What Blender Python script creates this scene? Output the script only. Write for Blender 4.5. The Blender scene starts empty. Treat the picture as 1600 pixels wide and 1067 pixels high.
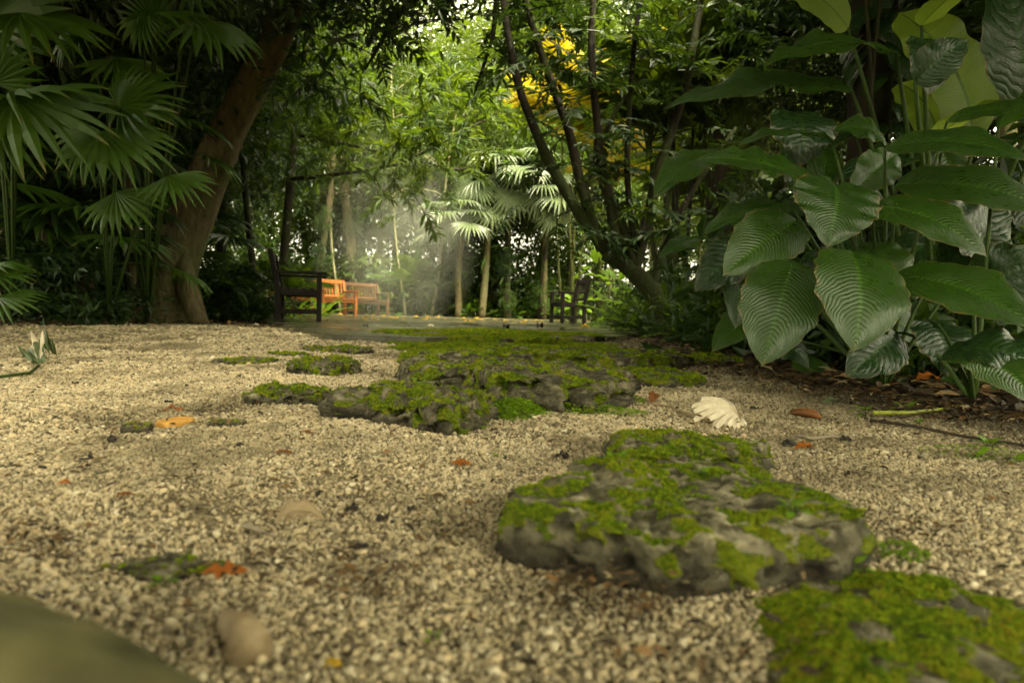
import bpy, math, random
import numpy as np
from mathutils import Vector, Matrix, noise as mnoise

random.seed(7)
rng = np.random.default_rng(7)
R = math.radians
S = bpy.context.scene
COL = S.collection

# ------------------------------------------------------------------ camera
F = 1067.0                       # focal length in photo pixels (24 mm on 36 mm)
CAM = Vector((0, 0, 0.24))
PITCH, ROLL = R(2.42), R(1.52)
f_ = Vector((0, math.cos(PITCH), -math.sin(PITCH)))
r0 = Vector((1, 0, 0)); u0 = r0.cross(f_)
u_ = u0 * math.cos(ROLL) - r0 * math.sin(ROLL)
r_ = r0 * math.cos(ROLL) + u0 * math.sin(ROLL)
cd = bpy.data.cameras.new('camera'); cam = bpy.data.objects.new('camera', cd); COL.objects.link(cam)
m = Matrix((r_, u_, -f_)).transposed().to_4x4(); m.translation = CAM
cam.matrix_world = m
cd.lens = 24; cd.sensor_width = 36; cd.clip_start = 0.02; cd.clip_end = 900
cd.dof.use_dof = True; cd.dof.focus_distance = 2.1; cd.dof.aperture_fstop = 5.2
S.camera = cam

# ------------------------------------------------------------------ light
SUN_EL, SUN_AZ = R(66), R(150)    # high, a little behind the viewer and to the right
w = bpy.data.worlds.new('World'); S.world = w; w.use_nodes = True
nt = w.node_tree; nt.nodes.clear()
sky = nt.nodes.new('ShaderNodeTexSky'); sky.sky_type = 'NISHITA'; sky.sun_disc = False
sky.sun_elevation = SUN_EL; sky.sun_rotation = SUN_AZ; sky.dust_density = 5; sky.air_density = 1.0
hs = nt.nodes.new('ShaderNodeHueSaturation'); hs.inputs['Saturation'].default_value = 0.12
tint = nt.nodes.new('ShaderNodeMix'); tint.data_type = 'RGBA'; tint.blend_type = 'MULTIPLY'; tint.inputs[0].default_value = 1
tint.inputs[7].default_value = (1.0, 0.93, 0.63, 1)
bg = nt.nodes.new('ShaderNodeBackground'); bg.inputs[1].default_value = 0.13
ow = nt.nodes.new('ShaderNodeOutputWorld')
nt.links.new(sky.outputs[0], hs.inputs['Color']); nt.links.new(hs.outputs[0], tint.inputs[6])
nt.links.new(tint.outputs[2], bg.inputs[0]); nt.links.new(bg.outputs[0], ow.inputs[0])
sd = bpy.data.lights.new('sun', 'SUN'); sd.energy = 1.25; sd.angle = R(22); sd.color = (1, 0.90, 0.66)
sun = bpy.data.objects.new('sun', sd); COL.objects.link(sun)
dirv = Vector((math.sin(SUN_AZ) * math.cos(SUN_EL), math.cos(SUN_AZ) * math.cos(SUN_EL), math.sin(SUN_EL)))
sun.rotation_euler = dirv.to_track_quat('Z', 'Y').to_euler()
S.view_settings.view_transform = 'Standard'; S.view_settings.look = 'None'
S.view_settings.gamma = 1; S.view_settings.exposure = 3.62
cy = S.cycles
cy.max_bounces = 6; cy.diffuse_bounces = 3; cy.glossy_bounces = 2; cy.transmission_bounces = 4
cy.volume_bounces = 1; cy.transparent_max_bounces = 8; cy.caustics_reflective = False; cy.caustics_refractive = False
cy.use_denoising = True; cy.sample_clamp_indirect = 6
cy.volume_step_rate = 3

# ------------------------------------------------------------------ helpers
def P(px, py, d):
    """point seen at photo pixel (px,py) at distance d ahead of the camera"""
    return CAM + f_ * d + r_ * ((px - 800) / F * d) + u_ * ((533.5 - py) / F * d)
def T(px, py, z=0.0):
    """point where the line of sight through (px,py) meets height z"""
    v = f_ + r_ * ((px - 800) / F) + u_ * ((533.5 - py) / F)
    t = (z - CAM.z) / v.z
    return CAM + v * t
def G(px, d):
    """ground point at depth d under photo column px"""
    p = P(px, 489, d); return Vector((p.x, p.y, 0))

def mesh(name, V, Fc, mat, uv=None, var=None, smooth=True, extra=None):
    """Fc: list of int arrays (n,k)"""
    me = bpy.data.meshes.new(name)
    V = np.asarray(V, dtype=np.float32)
    Fc = [np.asarray(a, dtype=np.int32) for a in Fc if len(a)]
    me.vertices.add(len(V)); me.vertices.foreach_set('co', V.ravel())
    loops = np.concatenate([a.ravel() for a in Fc]); tot = np.concatenate([np.full(len(a), a.shape[1]) for a in Fc])
    st = np.concatenate([[0], np.cumsum(tot)[:-1]]).astype(np.int32)
    me.loops.add(len(loops)); me.loops.foreach_set('vertex_index', loops)
    me.polygons.add(len(tot)); me.polygons.foreach_set('loop_start', st)
    me.polygons.foreach_set('loop_total', tot.astype(np.int32))
    me.polygons.foreach_set('use_smooth', np.full(len(tot), smooth))
    if uv is not None:
        l = me.uv_layers.new(name='UVMap'); l.data.foreach_set('uv', np.asarray(uv, dtype=np.float32)[loops].ravel())
    if var is not None:
        a = me.attributes.new('var', 'FLOAT', 'POINT'); a.data.foreach_set('value', np.asarray(var, dtype=np.float32))
    for k, v in (extra or {}).items():
        a = me.attributes.new(k, 'FLOAT', 'POINT'); a.data.foreach_set('value', np.asarray(v, dtype=np.float32))
    me.update(calc_edges=True)
    if mat: me.materials.append(mat)
    return me

def obj(name, me, parent=None, mat4=None):
    o = bpy.data.objects.new(name, me); COL.objects.link(o)
    if parent: o.parent = parent
    if mat4 is not None: o.matrix_basis = mat4
    return o
def tag(o, label=None, cat=None, group=None, kind=None):
    if label: o['label'] = label
    if cat: o['category'] = cat
    if group: o['group'] = group
    if kind: o['kind'] = kind
    return o
def thing(name, label, cat, loc=(0, 0, 0), rz=0, group=None):
    o = bpy.data.objects.new(name, None); COL.objects.link(o)
    o.location = loc; o.rotation_euler = (0, 0, rz); o.empty_display_size = .1
    return tag(o, label, cat, group)

def frame(base, tip, nrm, sx=1, sy=1, sz=1):
    base, tip, nrm = Vector(base), Vector(tip), Vector(nrm)
    x = (tip - base); L = x.length; x.normalize()
    y = nrm.cross(x)
    if y.length < 1e-4: y = Vector((0, 0, 1)).cross(x)
    y.normalize(); z = x.cross(y)
    M = Matrix((x * sx, y * sy, z * sz)).transposed().to_4x4(); M.translation = base
    return M
def rel(parent_loc, M):
    return Matrix.Translation(-Vector(parent_loc)) @ M

def fnoise(p, s, o=3): return mnoise.fractal(Vector(p) * s, 1.0, 2.0, o)

def tube(pts, rad, n=10, wob=0.0, seed=0, cap=True):
    pts = [Vector(p) for p in pts]
    V = []; N = len(pts); uv = []
    up = Vector((0.3, 0.9, 0.1)); L = 0
    for i, p in enumerate(pts):
        t = (pts[min(i + 1, N - 1)] - pts[max(i - 1, 0)]).normalized()
        a = t.cross(up)
        if a.length < .05: a = t.cross(Vector((1, 0, 0)))
        a.normalize(); b = t.cross(a)
        if i: L += (p - pts[i - 1]).length
        for k in range(n):
            th = 2 * math.pi * k / n
            rr = rad[i]
            if wob: rr *= 1 + wob * mnoise.noise(Vector((math.cos(th) * 1.3 + seed, math.sin(th) * 1.3, L * 1.5 / max(rad[0] * 6, .05))))
            V.append(p + a * (math.cos(th) * rr) + b * (math.sin(th) * rr)); uv.append((k / n, L))
    Fq = []
    for i in range(N - 1):
        for k in range(n):
            k2 = (k + 1) % n
            Fq.append((i * n + k, i * n + k2, (i + 1) * n + k2, (i + 1) * n + k))
    Ft = []
    if cap:
        c = len(V); V.append(pts[0]); V.append(pts[-1]); uv += [(0, 0), (0, L)]
        for k in range(n):
            k2 = (k + 1) % n
            Ft.append((c, k2, k)); Ft.append((c + 1, (N - 1) * n + k, (N - 1) * n + k2))
    return np.array([tuple(v) for v in V]), np.array(Fq), np.array(Ft).reshape(-1, 3), np.array(uv)

class MB:
    def __init__(s): s.V = []; s.Q = []; s.T = []; s.U = []; s.A = []; s.n = 0
    def add(s, V, Q=(), Tt=(), uv=None, var=0.5):
        V = np.asarray(V, float).reshape(-1, 3)
        s.V.append(V)
        if len(Q): s.Q.append(np.asarray(Q) + s.n)
        if len(Tt): s.T.append(np.asarray(Tt) + s.n)
        s.U.append(np.zeros((len(V), 2)) if uv is None else np.asarray(uv))
        s.A.append(np.full(len(V), var) if np.isscalar(var) else np.asarray(var)); s.n += len(V)
    def tube(s, pts, rad, n=8, var=.5, **k):
        V, Q, Tt, uv = tube(pts, rad, n, **k); s.add(V, Q, Tt, uv, var)
    def box(s, c, size, rot=None, bev=0.0):
        x, y, z = [q / 2 for q in size]
        b = min(bev, x * .9, y * .9, z * .9) if bev else 0
        if not b:
            V = np.array([(i * x, j * y, k * z) for i in (-1, 1) for j in (-1, 1) for k in (-1, 1)])
            Q = [(0, 1, 3, 2), (4, 6, 7, 5), (0, 4, 5, 1), (2, 3, 7, 6), (0, 2, 6, 4), (1, 5, 7, 3)]
            Tt = []
        else:
            V = []; idx = {}
            for i in (-1, 1):
                for j in (-1, 1):
                    for k in (-1, 1):
                        for ax in range(3):
                            v = [i * (x - b), j * (y - b), k * (z - b)]
                            v[ax] = (i * x, j * y, k * z)[ax]
                            idx[(i, j, k, ax)] = len(V); V.append(v)
            Q = []; Tt = []
            for ax in range(3):
                o1, o2 = [q for q in range(3) if q != ax]
                for sg in (-1, 1):
                    q = []
                    for (p1, p2) in ((-1, -1), (1, -1), (1, 1), (-1, 1)):
                        c3 = [0, 0, 0]; c3[ax] = sg; c3[o1] = p1; c3[o2] = p2; q.append(idx[(*c3, ax)])
                    Q.append(q)
            for ax in range(3):
                o1, o2 = [q for q in range(3) if q != ax]
                for p1 in (-1, 1):
                    for p2 in (-1, 1):
                        cq = []
                        for (sg, aa) in ((-1, o1), (1, o1), (1, o2), (-1, o2)):
                            c3 = [0, 0, 0]; c3[ax] = sg; c3[o1] = p1; c3[o2] = p2; cq.append(idx[(*c3, aa)])
                        Q.append(cq)
            for i in (-1, 1):
                for j in (-1, 1):
                    for k in (-1, 1): Tt.append([idx[(i, j, k, a)] for a in range(3)])
            V = np.array(V)
        if rot is not None:
            V = V @ np.array(rot.to_3x3() if hasattr(rot, 'to_3x3') else rot).T
        s.add(V + np.array(c), Q, Tt)
    def mesh(s, name, mat, smooth=True):
        Fc = []
        if s.Q: Fc.append(np.concatenate(s.Q))
        if s.T: Fc.append(np.concatenate(s.T))
        return mesh(name, np.concatenate(s.V), Fc, mat, uv=np.concatenate(s.U), var=np.concatenate(s.A), smooth=smooth)

# ------------------------------------------------------------------ materials
class NB:
    def __init__(s, name):
        s.m = bpy.data.materials.new(name); s.m.use_nodes = True; s.t = s.m.node_tree; s.t.nodes.clear()
        s.out = s.n('ShaderNodeOutputMaterial')
    def n(s, ty, **k):
        nd = s.t.nodes.new(ty)
        for a, b in k.items(): setattr(nd, a, b)
        return nd
    def l(s, a, b): s.t.links.new(a, b)
    def set(s, sock, v):
        if isinstance(v, bpy.types.NodeSocket): s.l(v, sock)
        else:
            if isinstance(v, tuple) and len(v) == 3 and sock.type == 'RGBA': v = (*v, 1)
            sock.default_value = v
    def math(s, op, a, b=0.5, c=0.0, clamp=False):
        nd = s.n('ShaderNodeMath', operation=op, use_clamp=clamp)
        s.set(nd.inputs[0], a); s.set(nd.inputs[1], b); s.set(nd.inputs[2], c); return nd.outputs[0]
    def mix(s, fac, a, b, mode='MIX'):
        nd = s.n('ShaderNodeMix', data_type='RGBA', blend_type=mode); nd.clamp_factor = True
        s.set(nd.inputs[0], fac); s.set(nd.inputs[6], a); s.set(nd.inputs[7], b); return nd.outputs[2]
    def noise(s, scale, detail=3, vec=None, rough=.55, out='Fac'):
        nd = s.n('ShaderNodeTexNoise'); nd.inputs['Scale'].default_value = scale; nd.inputs['Detail'].default_value = detail
        nd.inputs['Roughness'].default_value = rough
        s.l(vec if vec is not None else s.pos(), nd.inputs['Vector']); return nd.outputs[out]
    def voro(s, scale, vec=None, feature='F1', out='Distance'):
        nd = s.n('ShaderNodeTexVoronoi', feature=feature); nd.inputs['Scale'].default_value = scale
        s.l(vec if vec is not None else s.pos(), nd.inputs['Vector']); return nd.outputs[out]
    def pos(s):
        if not hasattr(s, '_p'): s._p = s.n('ShaderNodeTexCoord').outputs['Object']
        return s._p
    def world(s): return s.n('ShaderNodeNewGeometry').outputs['Position']
    def attr(s, name): return s.n('ShaderNodeAttribute', attribute_name=name).outputs['Fac']
    def rand(s): return s.n('ShaderNodeObjectInfo').outputs['Random']
    def ramp(s, fac, stops, interp='LINEAR'):
        nd = s.n('ShaderNodeValToRGB'); cr = nd.color_ramp; cr.interpolation = interp
        while len(cr.elements) < len(stops): cr.elements.new(.5)
        for e, (p, c) in zip(cr.elements, stops):
            e.position = p; e.color = (*c, 1) if len(c) == 3 else c
        s.set(nd.inputs[0], fac); return nd.outputs[0]
    def rng(s, v, a, b, c=0., d=1.):
        nd = s.n('ShaderNodeMapRange'); s.set(nd.inputs[0], v)
        for i, q in enumerate((a, b, c, d)): s.set(nd.inputs[i + 1], q)
        return nd.outputs[0]
    def bump(s, h, strength=.5, dist=.01):
        nd = s.n('ShaderNodeBump'); nd.inputs['Strength'].default_value = strength; nd.inputs['Distance'].default_value = dist
        s.l(h, nd.inputs['Height']); return nd.outputs[0]
    def bsdf(s, col, rough=.6, normal=None, spec=.5):
        b = s.n('ShaderNodeBsdfPrincipled'); s.set(b.inputs['Base Color'], col); s.set(b.inputs['Roughness'], rough)
        s.set(b.inputs['Specular IOR Level'], spec)
        if normal is not None: s.l(normal, b.inputs['Normal'])
        return b.outputs[0]
    def done(s, sh): s.l(sh, s.out.inputs[0]); return s.m

def leafmat(name, dark, light, trans, tfac=.35, rough=.42, spec=.5, oscale=3.0, tips=False):
    rough = rough + .06; spec = spec * .8
    b = NB(name)
    v = b.math('ADD', b.math('MULTIPLY', b.attr('var'), .6), b.math('MULTIPLY', b.rand(), .4))
    c = b.mix(v, dark, light)
    if tips:
        ux = b.n('ShaderNodeSeparateXYZ'); b.l(b.n('ShaderNodeUVMap').outputs[0], ux.inputs[0])
        c = b.mix(b.rng(b.math('ADD', ux.outputs[0], b.math('MULTIPLY', b.attr('var'), .22)), 1.04, 1.14), c, (.19, .13, .03))
        c = b.mix(b.math('MULTIPLY', b.rng(b.math('ABSOLUTE', b.math('SUBTRACT', ux.outputs[1], .5)), .06, .0), .25), c, tuple(x * 1.8 for x in light))
    nz = b.noise(oscale, 2)
    c = b.mix(b.rng(nz, .3, .7, 0, .35), c, tuple(x * .6 for x in dark))
    p = b.bsdf(c, rough, spec=spec)
    t = b.n('ShaderNodeBsdfTranslucent'); b.set(t.inputs[0], b.mix(v, tuple(x * .6 for x in trans), trans))
    mx = b.n('ShaderNodeMixShader'); mx.inputs[0].default_value = tfac
    b.l(p, mx.inputs[1]); b.l(t.outputs[0], mx.inputs[2])
    return b.done(mx.outputs[0])

M_leaf = leafmat('leaf_mid', (.020, .048, .005), (.052, .105, .009), (.16, .25, .012), .40)
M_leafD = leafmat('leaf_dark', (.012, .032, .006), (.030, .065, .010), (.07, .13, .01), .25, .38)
M_leafY = leafmat('leaf_yellowgreen', (.028, .056, .004), (.060, .100, .006), (.14, .20, .007), .45)
M_gold = leafmat('leaf_gold', (.16, .15, .008), (.38, .29, .02), (.62, .50, .02), .5)
M_fan = leafmat('leaf_fan_palm', (.024, .064, .005), (.060, .128, .008), (.18, .32, .015), .30, .38, tips=True)
M_silver = leafmat('leaf_silver_palm', (.06, .09, .035), (.12, .15, .07), (.13, .18, .045), .25, .38, .6)
M_ban = leafmat('leaf_banana', (.050, .105, .012), (.070, .14, .016), (.30, .42, .04), .5, .4)

def bigleafmat(name, dark, light, nveins=26, slant=.30, trans=(.14, .30, .02), tf=.22, rough=.27, vk=.12):
    b = NB(name)
    uv = b.n('ShaderNodeUVMap').outputs[0]
    sp = b.n('ShaderNodeSeparateXYZ'); b.l(uv, sp.inputs[0])
    au = b.math('ABSOLUTE', b.math('MULTIPLY_ADD', sp.outputs[1], 2.0, -1.0))
    ph = b.math('MULTIPLY', b.math('SUBTRACT', sp.outputs[0], b.math('MULTIPLY', b.math('POWER', au, 1.5), slant)), float(nveins))
    ph = b.math('ADD', ph, b.math('MULTIPLY', b.noise(6, 3), 1.7))
    wv = b.math('ABSOLUTE', b.math('SINE', b.math('MULTIPLY', ph, math.pi)))
    vein = b.rng(wv, 0.0, .35, 1, 0)
    ph2 = b.math('ABSOLUTE', b.math('SINE', b.math('MULTIPLY', ph, math.pi * 4)))
    mid = b.rng(au, .02, .06, 1, 0)
    v = b.math('ADD', b.math('MULTIPLY', b.noise(5, 3), .7), b.math('MULTIPLY', b.rand(), .35))
    c = b.mix(b.rng(v, .25, .8), dark, light)
    c = b.mix(b.math('MULTIPLY', vein, vk), c, tuple(min(1, x * 2.0) for x in light))
    c = b.mix(b.math('MULTIPLY', b.rng(ph2, 0, .4, 1, 0), .12), c, tuple(x * 1.6 for x in light))
    c = b.mix(b.math('MULTIPLY', mid, .45), c, tuple(min(1, x * 2.6) for x in light))
    spots = b.rng(b.noise(38, 2), .66, .71)
    edge = b.math('MULTIPLY', b.rng(b.math('ADD', b.math('MAXIMUM', au, b.math('MULTIPLY', sp.outputs[0], .97)), b.math('MULTIPLY', b.noise(9, 4), .3)), 1.10, 1.16), .8)
    c = b.mix(edge, c, (.13, .085, .02))
    c = b.mix(b.math('MULTIPLY', spots, .6), c, (.09, .07, .02))
    h = b.math('ADD', b.math('MULTIPLY', wv, .7), b.math('MULTIPLY', ph2, .15))
    nrm = b.bump(h, .28, .010)
    p = b.bsdf(c, b.rng(b.noise(12, 3), .3, .7, rough - .05, rough + .2), nrm, .5)
    t = b.n('ShaderNodeBsdfTranslucent'); tc_ = b.mix(b.math('MULTIPLY', vein, .55), trans, tuple(x * .45 for x in trans)); tc_ = b.mix(mid, tc_, tuple(x * .2 for x in trans)); b.l(tc_, t.inputs[0]); b.l(nrm, t.inputs['Normal'])
    mx = b.n('ShaderNodeMixShader'); mx.inputs[0].default_value = tf
    b.l(p, mx.inputs[1]); b.l(t.outputs[0], mx.inputs[2]); return b.done(mx.outputs[0])
M_big = bigleafmat('leaf_big_glossy', (.012, .037, .003), (.027, .066, .004), trans=(.09, .21, .010))
M_bigB = bigleafmat('leaf_big_bright', (.085, .160, .007), (.14, .25, .010), 12, .3, (.3, .5, .03), .4)
M_banana = bigleafmat('leaf_banana_paddle', (.055, .110, .012), (.075, .14, .016), 55, .10, (.60, .78, .08), .62, .45, .25)
M_bigD = bigleafmat('leaf_big_dark', (.008, .026, .005), (.015, .042, .007), 12, .25, (.03, .07, .01), .12)

def barkmat(name, a, c, moss=.3, sc=1.0):
    b = NB(name); p = b.world()
    mp = b.n('ShaderNodeMapping'); mp.inputs['Scale'].default_value = (6 * sc, 6 * sc, 1.6 * sc); b.l(p, mp.inputs[0])
    n1 = b.noise(2.5, 5, mp.outputs[0]); n2 = b.noise(1.3, 3, p)
    n3 = b.noise(26 * sc, 4, p)
    col = b.mix(b.rng(n1, .3, .7), a, c)
    col = b.mix(b.math('MULTIPLY', b.rng(n2, .45, .62), moss), col, (.055, .085, .015))
    col = b.mix(b.math('MULTIPLY', b.rng(n3, .55, .7), .35), col, tuple(x * .4 for x in a))
    h = b.math('ADD', n1, b.math('MULTIPLY', n3, .4))
    return b.done(b.bsdf(col, .85, b.bump(h, .9, .03), .25))
M_bark = barkmat('bark_brown', (.058, .046, .022), (.145, .115, .058), .6)
M_barkD = barkmat('bark_dark', (.009, .007, .004), (.028, .021, .011), .4)
M_cane = barkmat('cane_green', (.07, .085, .02), (.16, .16, .05), .3)
M_pale = barkmat('stem_pale', (.16, .15, .07), (.30, .28, .15), .4)
M_shag = barkmat('palm_trunk_fibre', (.05, .04, .02), (.14, .115, .055), .3, 2)
M_stalk = NB('leaf_stalk'); M_stalk = M_stalk.done(M_stalk.bsdf((.030, .055, .008), .65, spec=.2))

def woodmat(name, a, c, rough=.55):
    b = NB(name); mp = b.n('ShaderNodeMapping'); mp.inputs['Scale'].default_value = (14, 14, 14); b.l(b.pos(), mp.inputs[0])
    n1 = b.noise(2.0, 5, mp.outputs[0]); n2 = b.noise(5, 3)
    col = b.mix(n1, a, c); col = b.mix(b.math('MULTIPLY', b.rng(n2, .5, .65), .4), col, tuple(x * .45 for x in a))
    return b.done(b.bsdf(col, b.rng(n2, .3, .7, rough - .1, rough + .15), b.bump(n1, .4, .004), .18))
M_wood_dark = woodmat('wood_dark_wet', (.007, .005, .004), (.016, .011, .008), .6)
M_wood_brown = woodmat('wood_brown', (.055, .026, .012), (.10, .05, .022))
M_wood_orange = woodmat('wood_orange', (.21, .066, .012), (.33, .115, .022), .6)

def rockmat():
    b = NB('mossy_limestone'); p = b.world()
    n1 = b.noise(35, 6, p, .65); n2 = b.noise(9, 3, p); n3 = b.noise(140, 4, p, .7)
    col = b.ramp(n1, [(.34, (.03, .027, .014)), (.45, (.11, .098, .052)), (.55, (.30, .265, .16)), (.66, (.56, .50, .34))])
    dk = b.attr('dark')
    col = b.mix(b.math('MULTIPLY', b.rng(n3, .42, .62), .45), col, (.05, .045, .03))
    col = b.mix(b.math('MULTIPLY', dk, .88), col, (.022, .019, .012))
    pit = b.rng(b.voro(60, p), .0, .35, 1, 0)
    ms = b.attr('moss'); mf = b.rng(b.math('ADD', ms, b.math('MULTIPLY_ADD', b.noise(90, 4, p), .9, -.45)), .38, .6)
    mcol = b.ramp(b.noise(12, 5, p), [(.3, (.06, .085, .004)), (.5, (.15, .19, .006)), (.7, (.26, .28, .010)), (.85, (.20, .15, .02))])
    col = b.mix(mf, col, mcol)
    h = b.math('ADD', n1, b.math('MULTIPLY', n3, .5)); h = b.math('SUBTRACT', h, b.math('MULTIPLY', pit, .4))
    h = b.math('ADD', h, b.math('MULTIPLY', b.math('MULTIPLY', mf, b.noise(420, 2, p)), 1.0))
    return b.done(b.bsdf(col, b.mix(mf, (.75,) * 3, (.95,) * 3), b.bump(h, 1.0, .016), .25))
M_rock = rockmat()
M_moss = NB('moss_tufts')
_v = M_moss.rand()
_c = M_moss.ramp(M_moss.math('ADD', M_moss.math('MULTIPLY', _v, .45), M_moss.math('MULTIPLY', M_moss.noise(11, 4, M_moss.world()), .65)),
                 [(.22, (.04, .075, .004)), (.45, (.11, .19, .006)), (.66, (.27, .34, .010)), (.85, (.30, .21, .02))])
_p = M_moss.bsdf(_c, .8, spec=.2); _t = M_moss.n('ShaderNodeBsdfTranslucent'); M_moss.l(_c, _t.inputs[0])
_mx = M_moss.n('ShaderNodeMixShader'); _mx.inputs[0].default_value = .35; M_moss.l(_p, _mx.inputs[1]); M_moss.l(_t.outputs[0], _mx.inputs[2])
M_moss = M_moss.done(_mx.outputs[0])

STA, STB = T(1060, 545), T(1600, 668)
def bed_darken(b, wp):
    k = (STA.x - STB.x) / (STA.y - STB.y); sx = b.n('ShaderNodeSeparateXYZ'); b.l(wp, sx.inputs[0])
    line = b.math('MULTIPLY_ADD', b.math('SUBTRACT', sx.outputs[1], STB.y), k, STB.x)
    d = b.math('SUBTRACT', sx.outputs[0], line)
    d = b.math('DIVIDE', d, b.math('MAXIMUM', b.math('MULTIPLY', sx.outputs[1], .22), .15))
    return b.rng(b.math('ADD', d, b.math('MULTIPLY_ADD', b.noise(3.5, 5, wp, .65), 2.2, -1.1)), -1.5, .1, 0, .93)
def pebmat():
    b = NB('gravel_pebble'); r = b.rand()
    col = b.ramp(r, [(0, (.05, .042, .028)), (.12, (.14, .115, .072)), (.27, (.37, .30, .175)), (.5, (.50, .415, .255)), (.68, (.54, .42, .25)), (.80, (.36, .31, .20)), (.93, (.68, .60, .42)), (1, (.18, .14, .09))])
    wp = b.world()
    col = b.mix(b.math('MULTIPLY', b.rng(b.noise(2.3, 6, wp, .7), .47, .60), .78), col, (.10, .08, .042))
    col = b.mix(b.rng(b.noise(300, 3, wp), .35, .7, 0, .45), col, (.20, .16, .09))
    col = b.mix(bed_darken(b, wp), col, (.055, .042, .022))   # pebble colour gets darker towards the planted bed
    return b.done(b.bsdf(col, .85, b.bump(b.noise(500, 3, wp), .4, .001), .3))
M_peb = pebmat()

def groundmat():
    b = NB('gravel_bed'); wp = b.world()
    v = b.voro(105, wp); vc = b.voro(105, wp, out='Color')
    col = b.ramp(b.math('MULTIPLY', v, 105 / 105), [(0, (.50, .41, .25)), (.5, (.38, .31, .185)), (.85, (.15, .12, .07))])
    bw = b.n('ShaderNodeRGBToBW'); b.l(vc, bw.inputs[0])
    col = b.mix(b.rng(bw.outputs[0], .2, .8, .0, .6), col, (.10, .085, .05), 'MIX')
    col = b.mix(b.math('MULTIPLY', b.rng(b.noise(2.3, 6, wp, .7), .47, .60), .8), col, (.05, .04, .022))
    col = b.mix(bed_darken(b, wp), col, (.022, .017, .009))
    return b.done(b.bsdf(col, .9, b.bump(b.math('SUBTRACT', 1.0, v), 1.0, .006), .2))
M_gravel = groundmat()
def soilmat():
    b = NB('forest_soil'); wp = b.world()
    col = b.ramp(b.noise(8, 6, wp, .65), [(.3, (.018, .013, .008)), (.5, (.05, .036, .02)), (.72, (.11, .075, .035))])
    col = b.mix(b.math('MULTIPLY', b.rng(b.noise(.9, 3, wp), .48, .6), .45), col, (.035, .055, .012))
    return b.done(b.bsdf(col, .9, b.bump(b.noise(30, 5, wp), 1, .03), .2))
M_soil = soilmat()
def slabmat():
    b = NB('wet_concrete'); wp = b.world()
    n = b.noise(1.1, 5, wp, .6); n2 = b.noise(30, 4, wp)
    col = b.ramp(n, [(.3, (.030, .030, .016)), (.55, (.055, .052, .028)), (.75, (.10, .085, .05))])
    col = b.mix(b.math('MULTIPLY', b.rng(n2, .5, .7), .4), col, (.04, .05, .02))
    return b.done(b.bsdf(col, b.rng(n, .38, .62, .08, .5), b.bump(n2, .35, .004), .5))
M_slab = slabmat()
def plain(name, a, c, rough=.6, sc=30, tf=0, bump=.3):
    b = NB(name); n = b.noise(sc, 4); col = b.mix(b.rng(n, .3, .7), a, c)
    p = b.bsdf(col, rough, b.bump(n, bump, .003), .35)
    if tf:
        t = b.n('ShaderNodeBsdfTranslucent'); b.set(t.inputs[0], c); mx = b.n('ShaderNodeMixShader'); mx.inputs[0].default_value = tf
        b.l(p, mx.inputs[1]); b.l(t.outputs[0], mx.inputs[2]); p = mx.outputs[0]
    return b.done(p)
M_dead = plain('dead_leaf_brown', (.09, .035, .012), (.22, .085, .02), .5, 30, .2)
M_rust = plain('dead_leaf_rust', (.22, .062, .01), (.40, .13, .015), .42, 60, .25)
M_drytan = plain('dry_leaf_tan', (.20, .14, .075), (.40, .31, .18), .7, 40, .2)
M_dryblack = plain('rotten_black', (.008, .007, .005), (.03, .025, .018), .8, 90)
M_white = plain('dry_leaf_white', (.46, .38, .26), (.72, .65, .50), .6, 60, .3)
M_twig = plain('twig_grey', (.14, .11, .075), (.30, .25, .17), .8, 80)
M_twigD = plain('twig_dark', (.02, .015, .01), (.055, .04, .025), .8, 80)
M_yel = plain('fallen_yellow', (.34, .19, .01), (.58, .38, .02), .5, 20, .3)
M_orange = plain('orange_stone', (.30, .15, .03), (.55, .29, .06), .9, 45)
M_conc = plain('green_stained_concrete', (.035, .038, .010), (.16, .14, .055), .9, 26)
M_greenstalk = plain('yellow_green_stalk', (.17, .20, .02), (.28, .30, .04), .45, 40)

# ------------------------------------------------------------------ leaf meshes
def prof(pts):
    xs, ws = zip(*pts); return lambda x: np.interp(x, xs, ws)
def smoothprof(pts):
    xs, ws = zip(*pts); xx = np.linspace(0, 1, 200); w_ = np.interp(xx, xs, ws)
    k = np.hanning(23); k /= k.sum(); w2 = np.convolve(np.pad(w_, 11, mode='edge'), k, 'valid'); w2 = w2 * np.clip(np.minimum(xx * 25 + .25, (1 - xx) * 22), 0, 1)
    return lambda x: np.interp(x, xx, w2)

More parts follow.
